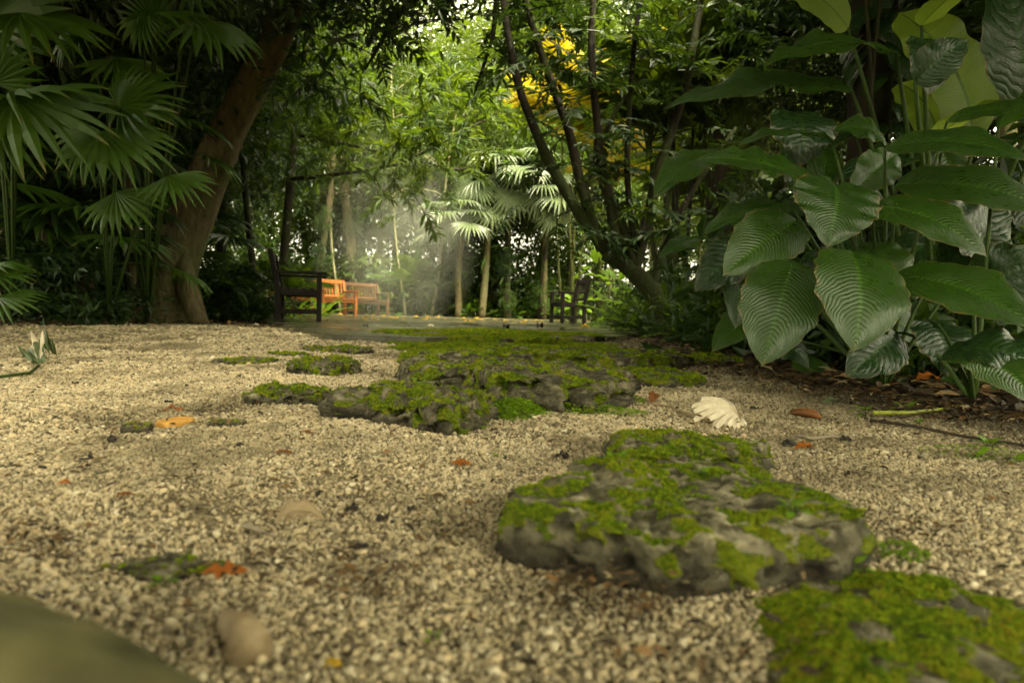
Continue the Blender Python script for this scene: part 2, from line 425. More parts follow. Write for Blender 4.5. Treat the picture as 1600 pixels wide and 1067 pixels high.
def blade(name, mat, pf, nx=26, ny=12, arch=.1, fold=.1, rip=.0, nrip=14, slant=.30, lobe=0., wave=0., seed=0, twist=0.):
    """leaf from (0,0,0) to (1,0,0), full width 1 (scale it)"""
    x = np.linspace(0, 1, nx + 1); u = np.linspace(-1, 1, ny + 1)
    X, U = np.meshgrid(x, u, indexing='ij'); W = pf(X)
    Y = U * W * .5; A = np.abs(U)
    Xs = X - lobe * A ** 1.6 * np.exp(-X / .12)
    Z = arch * 4 * X * (1 - X) + fold * A * W * .5 - .35 * fold * A ** 2 * W
    Z += rip * np.abs(np.sin(math.pi * nrip * (X - slant * A ** 1.5))) * np.minimum(1, A * 4) * W
    r2 = np.random.default_rng(seed)
    for k in range(3):
        fq, ph = r2.uniform(1.5, 5), r2.uniform(0, 6.3)
        Z += wave * A ** 2 * np.sin(fq * 2 * math.pi * X + ph + (U > 0) * r2.uniform(0, 4)) * W / 3
    Z += twist * U * X * W
    Y = Y * (1 + .03 * np.sin(X * 41 + seed) * A)
    V = np.stack([Xs, Y, Z], -1).reshape(-1, 3)
    uv = np.stack([X, U * .5 + .5], -1).reshape(-1, 2)
    i, j = np.meshgrid(np.arange(nx), np.arange(ny), indexing='ij'); a = (i * (ny + 1) + j).ravel()
    Q = np.stack([a, a + ny + 1, a + ny + 2, a + 1], -1)
    return mesh(name, V, [Q], mat, uv=uv, var=np.full(len(V), .5))

PF_heart = smoothprof([(0, .62), (.08, .86), (.25, 1), (.5, .92), (.75, .58), (.92, .22), (1, .0)])
PF_oval = smoothprof([(0, .10), (.1, .5), (.35, .98), (.55, 1), (.8, .62), (.93, .25), (1, 0)])
PF_broad = smoothprof([(0, .25), (.1, .72), (.35, 1), (.6, .95), (.85, .5), (1, 0)])
PF_paddle = smoothprof([(0, .3), (.08, .8), (.2, 1), (.8, .95), (.93, .6), (1, .2)])
PF_strap = smoothprof([(0, .35), (.3, .8), (.6, 1), (.85, .7), (1, 0)])

# small template leaf (length 1, width 1): 8 verts, 4 tri + 2 quads
TL_V = np.array([(0, 0, 0), (.3, -.42, .05), (.3, 0, 0), (.3, .42, .05), (.68, -.33, .0), (.68, 0, -.05), (.68, .33, .0), (1, 0, -.14)])
TL_Q = np.array([(1, 4, 5, 2), (2, 5, 6, 3)]); TL_T = np.array([(0, 1, 2), (0, 2, 3), (4, 7, 5), (5, 7, 6)])
TS_V = np.array([(0, 0, 0), (.45, -.5, .06), (.45, .5, .06), (1, 0, -.1), (.5, 0, -.03)])
TS_T = np.array([(0, 1, 4), (0, 4, 2), (1, 3, 4), (4, 3, 2)])

def norm(a): return a / np.maximum(np.linalg.norm(a, axis=-1, keepdims=True), 1e-9)
def many_leaves(pos, axis, nrm, L, W, simple=False):
    """returns V,Q,T for n leaves"""
    n = len(pos); x = norm(axis); y = norm(np.cross(nrm, x)); z = np.cross(x, y)
    tv = TS_V if simple else TL_V
    V = pos[:, None] + x[:, None] * (tv[None, :, 0:1] * L[:, None, None]) + y[:, None] * (tv[None, :, 1:2] * W[:, None, None]) + z[:, None] * (tv[None, :, 2:3] * L[:, None, None])
    k = len(tv); off = (np.arange(n) * k)[:, None, None]
    Tt = ((TS_T if simple else TL_T)[None] + off).reshape(-1, 3)
    Q = np.zeros((0, 4), int) if simple else (TL_Q[None] + off).reshape(-1, 4)
    return V.reshape(-1, 3), Q, Tt, k

def crown_mesh(name, mat, R3, nclump, nleaf, L, asp, seed, clump_r=.45, simple=True, droop=.5, shell=.35):
    r = np.random.default_rng(seed)
    d = norm(r.normal(size=(nclump, 3))); rad = r.uniform(shell, 1, nclump) ** .6
    c = d * rad[:, None] * np.array(R3)
    cs = r.uniform(.5, 1.25, nclump)
    p = []; cv = []
    for i in range(nclump):
        k = int(nleaf * cs[i]); q = r.normal(size=(k, 3)) * clump_r * cs[i] * np.array([1, 1, .45]) ; p.append(c[i] + q); cv.append(np.full(k, r.uniform(0, 1)))
    p = np.concatenate(p); cv = np.concatenate(cv); n = len(p)
    ax = norm(r.normal(size=(n, 3)) * np.array([1, 1, .5]) + np.array([0, 0, -droop]))
    nr = norm(r.normal(size=(n, 3)) * .55 + np.array([0, 0, 1]))
    Ls = L * r.uniform(.55, 1.3, n); Ws = Ls * asp * r.uniform(.8, 1.2, n)
    V, Q, Tt, k = many_leaves(p, ax, nr, Ls, Ws, simple)
    var = np.repeat(np.clip(cv * .6 + r.uniform(0, .4, n), 0, 1), k)
    return mesh(name, V, [Q, Tt], mat, uv=np.zeros((len(V), 2)), var=var, smooth=False)

def spray_mesh(name, mat, L, n, leafL, asp, seed, whorl=False, droop=.25, simple=False):
    """twig along +X with leaves"""
    r = np.random.default_rng(seed); mb = MB()
    tw = [Vector((L * t, .06 * L * math.sin(3 * t + seed), -droop * L * t * t)) for t in np.linspace(0, 1, 6)]
    mb.tube(tw, [L * .012 * (1 - .7 * t) + .0015 for t in np.linspace(0, 1, 6)], 4)
    pos, ax, nr = [], [], []
    for i in range(n):
        if whorl:
            g = i // 7; t = .45 + .55 * (g + 1) / max(1, math.ceil(n / 7)); a = (i % 7) / 7 * 2 * math.pi + g
            dv = Vector((.55, math.cos(a), math.sin(a) * .35 - .25))
        else:
            t = .12 + .88 * (i + 1) / n; s_ = 1 if i % 2 else -1
            dv = Vector((r.uniform(.3, .9), s_ * r.uniform(.6, 1.1), r.uniform(-.55, .15)))
        q = Vector((L * t, .06 * L * math.sin(3 * t + seed), -droop * L * t * t))
        pos.append(tuple(q)); ax.append(tuple(dv + Vector(r.normal(size=3) * .12))); nr.append((r.normal() * .25, r.normal() * .25, 1))
    n = len(pos); Ls = leafL * r.uniform(.7, 1.2, n)
    V, Q, Tt, k = many_leaves(np.array(pos), np.array(ax), np.array(nr), Ls, Ls * asp, simple)
    mb.add(V, Q, Tt, var=np.repeat(r.uniform(0, 1, n), k))
    return mb.mesh(name, mat, False)

def fan_mesh(name, mat, nseg=22, spread=250, split=.55, droop=.35, seed=0, nr=7, tipdroop=.5, wid=1.0):
    """palmate frond, radius 1, axis +X, hub at the origin"""
    r = np.random.default_rng(seed); mb = MB(); dth = R(spread) / nseg
    for i in range(nseg):
        th = -R(spread) / 2 + (i + .5) * dth
        Ls = (1 - .28 * (abs(th) / R(125)) ** 2) * r.uniform(.9, 1.06); sp = split * r.uniform(.8, 1.15)
        a = np.array([math.cos(th), math.sin(th), 0]); b = np.array([-math.sin(th), math.cos(th), 0])
        dd = tipdroop * r.uniform(.5, 1.5); V = []
        side = r.normal() * .06
        for k in range(nr + 1):
            t = k / nr; rr = t * Ls
            hw = math.tan(dth / 2) * min(rr, sp) * wid
            if rr > sp: hw *= max(0, 1 - ((rr - sp) / (Ls - sp)) ** 1.5)
            z = -droop * rr * rr * .5; z -= dd * max(0, rr - sp) ** 2
            pl = .42 * hw
            c = a * rr * (1 - .12 * droop * rr) + b * side * max(0, rr - sp) + np.array([0, 0, z])
            V += [c - b * hw + [0, 0, -pl], c + np.array([0, 0, pl]), c + b * hw + [0, 0, -pl]]
        Q = []
        for k in range(nr):
            o = k * 3; Q += [(o, o + 3, o + 4, o + 1), (o + 1, o + 4, o + 5, o + 2)]
        uv = [(k / nr, x) for k in range(nr + 1) for x in (0, .5, 1)]
        mb.add(np.array(V), Q, uv=uv, var=r.uniform(.2, .9))
    return mb.mesh(name, mat, False)

def pinnate_mesh(name, mat, n=34, L=1.0, leafl=.32, w=.028, arch=.35, seed=0, lift=.3):
    r = np.random.default_rng(seed); mb = MB()
    def C(t): return Vector((L * t * (1 - .25 * arch * t), 0, L * (lift * t - arch * t * t)))
    ts = np.linspace(0, 1, 9)
    mb.tube([C(t) for t in ts], [.012 * L * (1 - .8 * t) for t in ts], 5)
    pos, ax, nr = [], [], []
    for i in range(n):
        t = .16 + .84 * i / n; s_ = -1
        for s_ in (-1, 1):
            p = C(t); tg = (C(min(1, t + .02)) - C(t - .02)).normalized()
            ang = R(70 - 38 * t) * r.uniform(.9, 1.1)
            d = tg * math.cos(ang) + Vector((0, s_, 0)) * math.sin(ang) + Vector((0, 0, r.uniform(-.35, .05)))
            ll = leafl * L * (math.sin(math.pi * (.12 + .80 * t)) ** .7)
            # two joined pieces so that it bends
            nrm = Vector((0, 0, 1)) + Vector((0, s_ * .5, 0))
            y = nrm.cross(d).normalized(); d.normalize()
            V = []
            for q, hw in ((0, .35), (.3, 1), (.65, .8), (1, .05)):
                c = p + d * (ll * q) + Vector((0, 0, -.28 * ll * q * q)); V += [tuple(c - y * w * L * .5 * hw), tuple(c + y * w * L * .5 * hw)]
            mb.add(V, [(0, 2, 3, 1), (2, 4, 5, 3), (4, 6, 7, 5)], var=r.uniform(0, 1))
    return mb.mesh(name, mat, False)

# ------------------------------------------------------------------ scatter with geometry nodes
def proto_collection(name, meshes):
    c = bpy.data.collections.new(name)
    for i, me in enumerate(meshes):
        o = bpy.data.objects.new(name + '_piece', me); c.objects.link(o)
    return c
def scatter(name, pts, rot, scl, idx, coll, parent=None):
    n = len(pts); me = bpy.data.meshes.new(name); me.vertices.add(n); me.vertices.foreach_set('co', np.asarray(pts, np.float32).ravel())
    a = me.attributes.new('rot', 'FLOAT_VECTOR', 'POINT'); a.data.foreach_set('vector', np.asarray(rot, np.float32).ravel())
    a = me.attributes.new('scl', 'FLOAT_VECTOR', 'POINT'); a.data.foreach_set('vector', np.asarray(scl, np.float32).ravel())
    a = me.attributes.new('idx', 'INT', 'POINT'); a.data.foreach_set('value', np.asarray(idx, np.int32))
    o = obj(name, me, parent)
    g = bpy.data.node_groups.new(name, 'GeometryNodeTree')
    g.interface.new_socket('Geometry', in_out='INPUT', socket_type='NodeSocketGeometry'); g.interface.new_socket('Geometry', in_out='OUTPUT', socket_type='NodeSocketGeometry')
    i_ = g.nodes.new('NodeGroupInput'); o_ = g.nodes.new('NodeGroupOutput'); ins = g.nodes.new('GeometryNodeInstanceOnPoints')
    ci = g.nodes.new('GeometryNodeCollectionInfo'); ci.inputs['Collection'].default_value = coll; ci.inputs['Separate Children'].default_value = True; ci.inputs['Reset Children'].default_value = True
    def na(t, nm):
        q = g.nodes.new('GeometryNodeInputNamedAttribute'); q.data_type = t; q.inputs['Name'].default_value = nm; return q.outputs['Attribute']
    er = g.nodes.new('FunctionNodeEulerToRotation')
    L = g.links.new
    L(i_.outputs[0], ins.inputs['Points']); L(ci.outputs[0], ins.inputs['Instance']); ins.inputs['Pick Instance'].default_value = True
    L(na('INT', 'idx'), ins.inputs['Instance Index']); L(na('FLOAT_VECTOR', 'rot'), er.inputs[0]); L(er.outputs[0], ins.inputs['Rotation'])
    L(na('FLOAT_VECTOR', 'scl'), ins.inputs['Scale']); L(ins.outputs[0], o_.inputs[0])
    md = o.modifiers.new('scatter', 'NODES'); md.node_group = g
    return o

def ico(sub):
    import bmesh
    bm = bmesh.new(); bmesh.ops.create_icosphere(bm, subdivisions=sub, radius=1)
    V = np.array([tuple(v.co) for v in bm.verts]); Fc = np.array([[v.index for v in f.verts] for f in bm.faces]); bm.free(); return V, Fc

# ================================================================== GROUND
def inpoly(x, y, poly):
    c = np.zeros(len(x), bool); j = len(poly) - 1
    for i in range(len(poly)):
        xi, yi = poly[i]; xj, yj = poly[j]
        k = ((yi > y) != (yj > y)) & (x < (xj - xi) * (y - yi) / (yj - yi + 1e-12) + xi); c ^= k; j = i
    return c
def polydist(x, y, poly):
    d = np.full(len(x), 1e9)
    for i in range(len(poly)):
        ax, ay = poly[i - 1]; bx, by = poly[i]; dx, dy = bx - ax, by - ay
        t = np.clip(((x - ax) * dx + (y - ay) * dy) / (dx * dx + dy * dy), 0, 1)
        d = np.minimum(d, np.hypot(x - ax - t * dx, y - ay - t * dy))
    return d
gv = [(-260, -260, -.012), (260, -260, -.012), (260, 260, -.012), (-260, 260, -.012)]
soil = obj('ground', mesh('ground', gv, [[(0, 1, 2, 3)]], M_soil)); tag(soil, kind='structure')

bl = [T(x, y) for x, y in ((0, 507), (110, 503), (250, 501), (340, 500), (430, 501), (500, 512))]
br = [T(x, y) for x, y in ((1000, 527), (1060, 540), (1150, 572), (1250, 590), (1370, 612), (1500, 640), (1600, 660))]
GPOLY = [(-9, -3), (-8, 3), (-6.6, 6.2)] + [(p.x, p.y) for p in bl] + [(-.4, 5.6), (.9, 6.4)] + [(p.x, p.y) for p in br] + [(1.6, .9), (2.2, -3)]

def gh(x, y):
    return .006 * np.sin(2.1 * x + 1.3 * y) + .005 * np.sin(5.3 * x - 3.7 * y + 1) + .003 * np.sin(11 * x + 9 * y)
# gravel bed sheet: fine grid near, coarse far
ys = np.concatenate([np.linspace(-3, .2, 12), .2 * (60 ** np.linspace(0.02, 1, 150))]); xs = np.concatenate([np.linspace(-9, -2, 30), np.linspace(-1.95, 2.2, 120)])
ys = ys[ys < 14]
Xg, Yg = np.meshgrid(xs, ys, indexing='ij'); Zg = gh(Xg, Yg) - .004
i, j = np.meshgrid(np.arange(len(xs) - 1), np.arange(len(ys) - 1), indexing='ij'); a = (i * len(ys) + j).ravel()
Q = np.stack([a, a + len(ys), a + len(ys) + 1, a + 1], -1)
cx = Xg.ravel()[Q].mean(1); cyy = Yg.ravel()[Q].mean(1)
Q = Q[inpoly(cx, cyy, GPOLY)]
gbed = obj('gravel_path', mesh('gravel_path', np.stack([Xg, Yg, Zg], -1).reshape(-1, 3), [Q], M_gravel)); tag(gbed, kind='structure')

# pebbles
def pebble(seed):
    V, Fc = ico(2); r = np.random.default_rng(seed); o = Vector(r.uniform(-9, 9, 3))
    k = np.array([1 + .33 * mnoise.noise(Vector(v) * 1.1 + o) + .12 * mnoise.noise(Vector(v) * 2.7 + o) for v in V])
    V = V * k[:, None] * np.array([1, r.uniform(.65, .95), r.uniform(.5, .75)])
    # flatten a few facets
    for _ in range(4):
        n = norm(r.normal(size=3)); h = .68; d = V @ n; V = V - np.maximum(d - h, 0)[:, None] * n
    return mesh('pebble', V, [Fc], M_peb)
PEB = proto_collection('pebbles', [pebble(s) for s in range(8)])

STONES = []   # filled with (outline world) for keeping pebbles clear: list of polygons
SLAB = [tuple(q) for q in ((-1.30, 4.95), (-.6, 4.75), (.3, 5.35), (.95, 6.1), (1.35, 7.4), (2.3, 11), (3.0, 14.5), (3.6, 21.6), (-8.6, 21.6), (-7.6, 19), (-4.4, 11.5), (-3.0, 8.3), (-2.0, 6.3))]
def ngravel(x, y):
    v = np.zeros(len(x)) 
    for fx, fy, p, a_ in ((3.1, 2.3, .4, .5), (7.3, -5.1, 2, .3), (-13, 11, 1, .25), (23, 17, 3, .2)): v += a_ * np.sin(fx * x + fy * y + p)
    return v
def jitter(y0, y1, sp, keep=1.0, wide=.80):
    n_y = int((y1 - y0) / sp); out = []
    for k in range(n_y):
        y = y0 + (k + .5) * sp; hw = wide * y + .12; nx_ = int(2 * hw / sp); x = -hw + (np.arange(nx_) + .5) * sp
        out.append(np.stack([x + rng.uniform(-.5, .5, nx_) * sp, np.full(nx_, y) + rng.uniform(-.5, .5, nx_) * sp, np.full(nx_, sp)], -1))
    p = np.concatenate(out); return p[rng.uniform(size=len(p)) < keep]

# ================================================================== STONES
MOSSK = 1.0
def stone(outline, H, label, cat='stone', mossy=.6, seed=0, group=None, rings=34, nang=120, rough=1.0, name='stepping_stone', tuft=1.0, mat=None, zdark=.45, flat=6, tone=.0, world=None):
    """outline: photo pixels; points nearer the lens than the middle meet the ground, farther ones the top edge"""
    ym = sum(p[1] for p in outline) / len(outline)
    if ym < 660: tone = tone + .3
    W = [T(px, py, H * ((.9 if flat > 2 else .1) if py < ym else .12)) for px, py in outline] if world is None else [Vector((a, b_, 0)) for a, b_ in world]
    c = sum(W, Vector()) / len(W); c.z = 0
    ang = np.array([math.atan2(p.y - c.y, p.x - c.x) for p in W]); rad = np.array([math.hypot(p.y - c.y, p.x - c.x) for p in W])
    o = np.argsort(ang); ang, rad = ang[o], rad[o]
    ang3 = np.concatenate([ang - 2 * math.pi, ang, ang + 2 * math.pi]); rad3 = np.tile(rad, 3)
    th = np.linspace(-math.pi, math.pi, nang, endpoint=False); rr = np.interp(th, ang3, rad3)
    k = np.hanning(7); k /= k.sum(); rr = np.convolve(np.pad(rr, 3, mode='wrap'), k, 'valid')
    size = rad.mean(); off = Vector((seed * 3.1, seed * 1.7, 0))
    V = [(0, 0, 0)]; prof_t = []
    # rings go over the top then down the side
    nt_ = int(rings * .62); ns = rings - nt_
    ts = [(.97 * (q + 1) / nt_, None) for q in range(nt_)] + [(None, (q + 1) / ns) for q in range(ns)]
    for (t, s_) in ts:
        for a_, r1 in zip(th, rr):
            if t is not None: rho, z = t, H * ((1 - .06 * t ** 2 - .10 * t ** flat) if flat > 2 else 1 - .92 * t ** 2)
            else: rho = .97 + .05 * math.sin(s_ * math.pi * .9); z = H * ((.84 if flat > 2 else .12) * (1 - s_) ** .9) - .02 * s_
            V.append((math.cos(a_) * r1 * rho, math.sin(a_) * r1 * rho, z))
    V[0] = (0, 0, H)
    V = np.array(V); N = len(V); moss = np.zeros(N); dark = np.zeros(N)
    for q in range(N):
        v = Vector(V[q]); s1 = 1 / max(size, .05)
        p = v + off
        side = 1 if q > 1 + nt_ * nang else 0
        h = mnoise.fractal(p * 2.2 * s1, 1, 2, 4) * H * .22 * rough
        h += mnoise.fractal(p * 9 * s1, .8, 2, 3) * H * .10 * rough
        rd = Vector((v.x, v.y, 0)); rl = rd.length
        edge = min(1, rl / (size * .9))
        h += (abs(mnoise.noise(p * 26 * s1)) - .3) * H * .10 * rough
        h2 = mnoise.fractal((p + Vector((5, 0, 0))) * 3.4 * s1, .8, 2, 4) * size * (.09 if flat > 2 else .26) * rough * edge ** 3
        if side: h2 -= max(0, mnoise.noise(Vector((p.x, p.y, p.z * 1.6)) * 8 * s1) - .12) * size * .34 * rough
        if rl > 1e-5: V[q, 0] += v.x / rl * h2; V[q, 1] += v.y / rl * h2
        if not side: V[q, 2] += h
        else: V[q, 2] += h * max(0, v.z / H)
        mn = mnoise.fractal(p * 4.5 * s1 + Vector((9, 3, 1)), .9, 2.1, 4)
        moss[q] = np.clip(mossy - .08 + 1.25 * mn + .75 * mnoise.noise(p * 16 * s1) - (.55 if side and v.z < H * zdark else 0), 0, 1)
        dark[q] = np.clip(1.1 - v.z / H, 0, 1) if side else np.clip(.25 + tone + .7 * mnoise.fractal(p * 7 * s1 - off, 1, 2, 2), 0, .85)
    Q = []; Tt = [(0, 1 + k, 1 + (k + 1) % nang) for k in range(nang)]
    for i in range(len(ts) - 1):
        b0 = 1 + i * nang; b1 = b0 + nang
        for k in range(nang):
            k2 = (k + 1) % nang; Q.append((b0 + k, b1 + k, b1 + k2, b0 + k2))
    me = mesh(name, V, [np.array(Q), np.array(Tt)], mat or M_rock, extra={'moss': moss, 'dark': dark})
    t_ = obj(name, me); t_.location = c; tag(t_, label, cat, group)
    poly = [(c.x + math.cos(a_) * r1, c.y + math.sin(a_) * r1) for a_, r1 in list(zip(th, rr))[::4]]
    STONES.append(poly)
    # moss tufts on it
    d = max(.3, c.y); sp = .0024 * max(1, d / .75)
    if tuft > 0:
        allT = np.concatenate([np.array(Tt), np.array(Q)[:, :3], np.array(Q)[:, [0, 2, 3]]])
        A, B, C = V[allT[:, 0]], V[allT[:, 1]], V[allT[:, 2]]; cr = np.cross(B - A, C - A); ar = np.linalg.norm(cr, axis=1) / 2
        mm = moss[allT].mean(1); nn = cr / np.maximum(ar[:, None] * 2, 1e-12)
        wgt = ar * np.clip((mm - .42) * 5, 0, 1) * np.clip(nn[:, 2] + .3, 0, 1)
        tot = wgt.sum(); n = int(min(26000, tot / (sp * sp) * tuft))
        if n > 10:
            r = np.random.default_rng(seed + 50); pk = r.choice(len(ar), n, p=wgt / tot)
            a1 = np.sqrt(r.uniform(size=n)); a2 = r.uniform(size=n)
            p = A[pk] * (1 - a1)[:, None] + B[pk] * (a1 * (1 - a2))[:, None] + C[pk] * (a1 * a2)[:, None]
            rot = np.stack([r.normal(size=n) * .35, r.normal(size=n) * .35, r.uniform(0, 6.28, n)], -1)
            sc = sp * (.95 if d < 1.2 else .75) * r.uniform(.5, 1.35, n); mo = scatter('moss', p, rot, np.stack([sc, sc, sc * r.uniform(.6, 1.3, n)], -1), r.integers(0, 3, n), TUFT, t_)
            mo['kind'] = 'stuff'
    return t_
def tuftmesh(seed):
    r = np.random.default_rng(seed); n = 9
    pos = r.normal(size=(n, 3)) * np.array([.35, .35, 0]); a_ = np.arange(n) * 2.4; el = r.uniform(.5, 1.6, n)
    ax = np.stack([np.cos(a_), np.sin(a_), el], -1); nr = np.stack([-np.cos(a_), -np.sin(a_), np.ones(n)], -1)
    V, Q, Tt, k = many_leaves(pos, ax, nr, r.uniform(.7, 1.5, n), np.full(n, .42), True)
    return mesh('moss_tuft', V, [Tt], M_moss, smooth=False)
TUFT = proto_collection('tufts', [tuftmesh(s) for s in range(3)])

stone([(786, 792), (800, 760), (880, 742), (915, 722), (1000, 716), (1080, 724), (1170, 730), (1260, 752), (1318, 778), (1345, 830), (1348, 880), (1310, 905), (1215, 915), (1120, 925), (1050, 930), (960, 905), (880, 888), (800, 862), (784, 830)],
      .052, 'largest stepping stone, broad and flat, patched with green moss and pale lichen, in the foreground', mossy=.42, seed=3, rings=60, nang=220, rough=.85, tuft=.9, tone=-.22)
stone([(948, 712), (955, 690), (1000, 678), (1060, 677), (1130, 684), (1185, 700), (1212, 728), (1180, 748), (1060, 752), (960, 742)],
      .045, 'mossy stone touching the back edge of the largest stepping stone', mossy=.66, tone=-.2, seed=4, rings=36, nang=130, tuft=1)
stone([(512, 645), (520, 620), (560, 605), (640, 603), (720, 606), (765, 618), (790, 640), (750, 668), (690, 682), (640, 668), (570, 655)],
      .062, 'long low mossy rock with a pitted dark front beside the bright green clover tuft', mossy=.5, seed=5, rings=42, nang=150, rough=1.5)
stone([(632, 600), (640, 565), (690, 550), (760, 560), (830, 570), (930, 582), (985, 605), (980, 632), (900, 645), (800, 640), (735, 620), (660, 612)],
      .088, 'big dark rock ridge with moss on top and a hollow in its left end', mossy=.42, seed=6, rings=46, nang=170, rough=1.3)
stone([(775, 556), (800, 540), (850, 545), (872, 560), (840, 575), (790, 572)], .07, 'dark mossy lump behind the big rock ridge', mossy=.7, seed=7)
stone([(868, 575), (880, 548), (940, 543), (1000, 545), (1020, 560), (1000, 575), (930, 582)], .07, 'brownish flat topped rock right of the mossy mound', mossy=.5, seed=8, rough=1.3)
stone([(452, 576), (465, 564), (500, 560), (540, 570), (556, 582), (535, 591), (485, 589)], .05, 'rough mossy stone with pale ridges left of the big rock ridge', mossy=.42, seed=9, rough=1.8)
stone([(380, 614), (400, 604), (440, 600), (470, 614), (512, 622), (500, 632), (440, 630), (400, 626)], .034, 'low moss covered stone set in gravel nearest the long low rock', mossy=.45, seed=10, rough=1.5)
stone([(490, 548), (505, 542), (535, 541), (560, 547), (540, 554), (505, 553)], .03, 'small mossy stone closest to the terrace on the left', mossy=.45, seed=11, rough=1.5)
stone([(340, 565), (365, 559), (400, 558), (425, 564), (400, 570), (360, 570)], .016, 'thin mossy stone lying flush in gravel farthest left', mossy=.3, seed=12, rough=1.5)
stone([(430, 553), (450, 549), (480, 552), (470, 559), (440, 558)], .016, 'tiny flat dark stone between two mossy stones', mossy=.4, seed=13)
stone([(1078, 565), (1085, 553), (1110, 552), (1122, 565), (1110, 573), (1085, 572)], .03, 'small dark stone at the edge of the planted bed', mossy=.55, seed=15)
stone([(800, 530), (815, 516), (832, 518), (850, 535), (835, 542), (810, 542)], .06, 'pointed mossy knob against the terrace kerb', mossy=.8, seed=16)
stone([(640, 560), (690, 553), (735, 556), (745, 568), (700, 576), (650, 572)], .035, 'flat mossy shelf just behind the left end of the rock ridge', mossy=.75, seed=17)
stone([(1005, 568), (990, 590), (1045, 606), (1050, 590), (1020, 572), (950, 578), (960, 598)], .03, 'low green moss covered stone at the right tip of the rock ridge', mossy=.7, seed=18)
stone([(160, 888), (190, 872), (240, 868), (310, 876), (380, 888), (360, 898), (290, 902), (200, 900)], .006, 'dark half buried stone in the left foreground gravel', mossy=.22, seed=19, rough=1.8)
# ground-hugging moss mats
def mat_of_moss(outline, H, seed, lab):
    t_ = stone(outline, H, None, None, mossy=.92, seed=seed, name='moss_mat', rough=1.3, tuft=1.1, flat=2, rings=36)
    if 'label' in t_: del t_['label']
    t_['kind'] = 'stuff'; t_['label'] = lab
mat_of_moss([(1175, 1100), (1210, 1030), (1180, 985), (1215, 925), (1300, 900), (1400, 900), (1500, 925), (1640, 960), (1700, 1100), (1640, 1250), (1300, 1250)], .022, 21, 'deep green moss carpet filling the near right corner')
mat_of_moss([(640, 556), (640, 540), (600, 530), (640, 522), (760, 521), (860, 530), (930, 545), (900, 556), (850, 566), (720, 562)], .02, 22, 'moss carpet between the terrace kerb and the rocks')
stone([(0, 1000)], .13,
      'green stained rounded boulder, blurred in the nearest left corner', mossy=.1, seed=30, mat=M_conc, tuft=0, rough=.25, world=[(-.75, .30), (-.50, .345), (-.36, .335), (-.25, .305), (-.165, .268), (-.095, .230), (-.045, .17), (-.03, .09), (-.06, .02), (-.3, -.1), (-.7, 0)])

# ---- pebbles laid round the stones
pp = np.concatenate([jitter(.34, 1.2, .0039), jitter(1.2, 2.3, .0053), jitter(2.3, 4.2, .0088), jitter(4.2, 7.5, .016, .8)])
x, y, sp = pp.T
bp = polydist(x, y, GPOLY); ins_ = inpoly(x, y, GPOLY)
keep = ins_ | (bp < .12 * rng.uniform(0, 1, len(x)) ** 2 * np.maximum(1, y))
keep &= ~(inpoly(x, y, SLAB))
for poly in STONES:
    c0 = np.mean(poly, 0); near = (abs(x - c0[0]) < 1.2) & (abs(y - c0[1]) < 1.2)
    q = np.where(near & keep)[0]; ii = inpoly(x[q], y[q], [tuple(c0 + (np.array(v) - c0) * .95) for v in poly]); keep[q[ii]] = False
keep &= rng.uniform(size=len(x)) < np.clip(.96 - 1.1 * np.clip(ngravel(x, y) - .5, 0, 1), .25, 1)
# fewer clean pebbles under the bed edge at the right
x, y, sp = x[keep], y[keep], sp[keep]; n = len(x)
sz = sp * .47 * rng.lognormal(0, .42, n); sz = np.minimum(sz, sp * 1.5)
z = gh(x, y) + rng.uniform(-.2, .65, n) * sz * .6
GRAV = scatter('gravel', np.stack([x, y, z], -1), rng.uniform(-1, 1, (n, 3)) * np.array([.7, .7, 3.14]), np.repeat(sz[:, None], 3, 1), rng.integers(0, 8, n), PEB)
tag(GRAV, 'cream and tan gravel spread over the path', kind='stuff')
nb = 500; bx = rng.uniform(-1, 1, nb); by = rng.uniform(.36, 2.2, nb); bx = bx * (.75 * by)
kb = inpoly(bx, by, GPOLY)
for poly in STONES: kb &= ~inpoly(bx, by, poly)
bx, by = bx[kb], by[kb]; n = len(bx); bs = rng.uniform(.0032, .0058, n)
GR2 = scatter('gravel', np.stack([bx, by, gh(bx, by) + bs * .35], -1), rng.uniform(-1, 1, (n, 3)) * np.array([.7, .7, 3.14]), np.repeat(bs[:, None], 3, 1), rng.integers(0, 8, n), PEB)
tag(GR2, 'larger loose pebbles on top of the gravel', kind='stuff')

# ================================================================== TERRACE
def prism(poly, z0, z1, name, mat, bev=.02):
    import bmesh
    bm = bmesh.new(); vs = [bm.verts.new((px_, py_, z0)) for px_, py_ in poly]; f = bm.faces.new(vs); bm.normal_update()
    if f.normal.z < 0: f.normal_flip()
    r = bmesh.ops.extrude_face_region(bm, geom=[f]); top = [v for v in r['geom'] if isinstance(v, bmesh.types.BMVert)]
    for v in top: v.co.z = z1
    bmesh.ops.recalc_face_normals(bm, faces=bm.faces)
    if bev: bmesh.ops.bevel(bm, geom=[e for e in bm.edges if all(v.co.z > z1 - 1e-4 for v in e.verts)], offset=bev, segments=2, affect='EDGES')
    me = bpy.data.meshes.new(name); bm.to_mesh(me); bm.free(); me.materials.append(mat); return me
tag(obj('terrace_pavement', prism(SLAB, -.05, .05, 'terrace_pavement', M_slab)), 'wet dark concrete terrace behind the mossy stones', kind='structure')

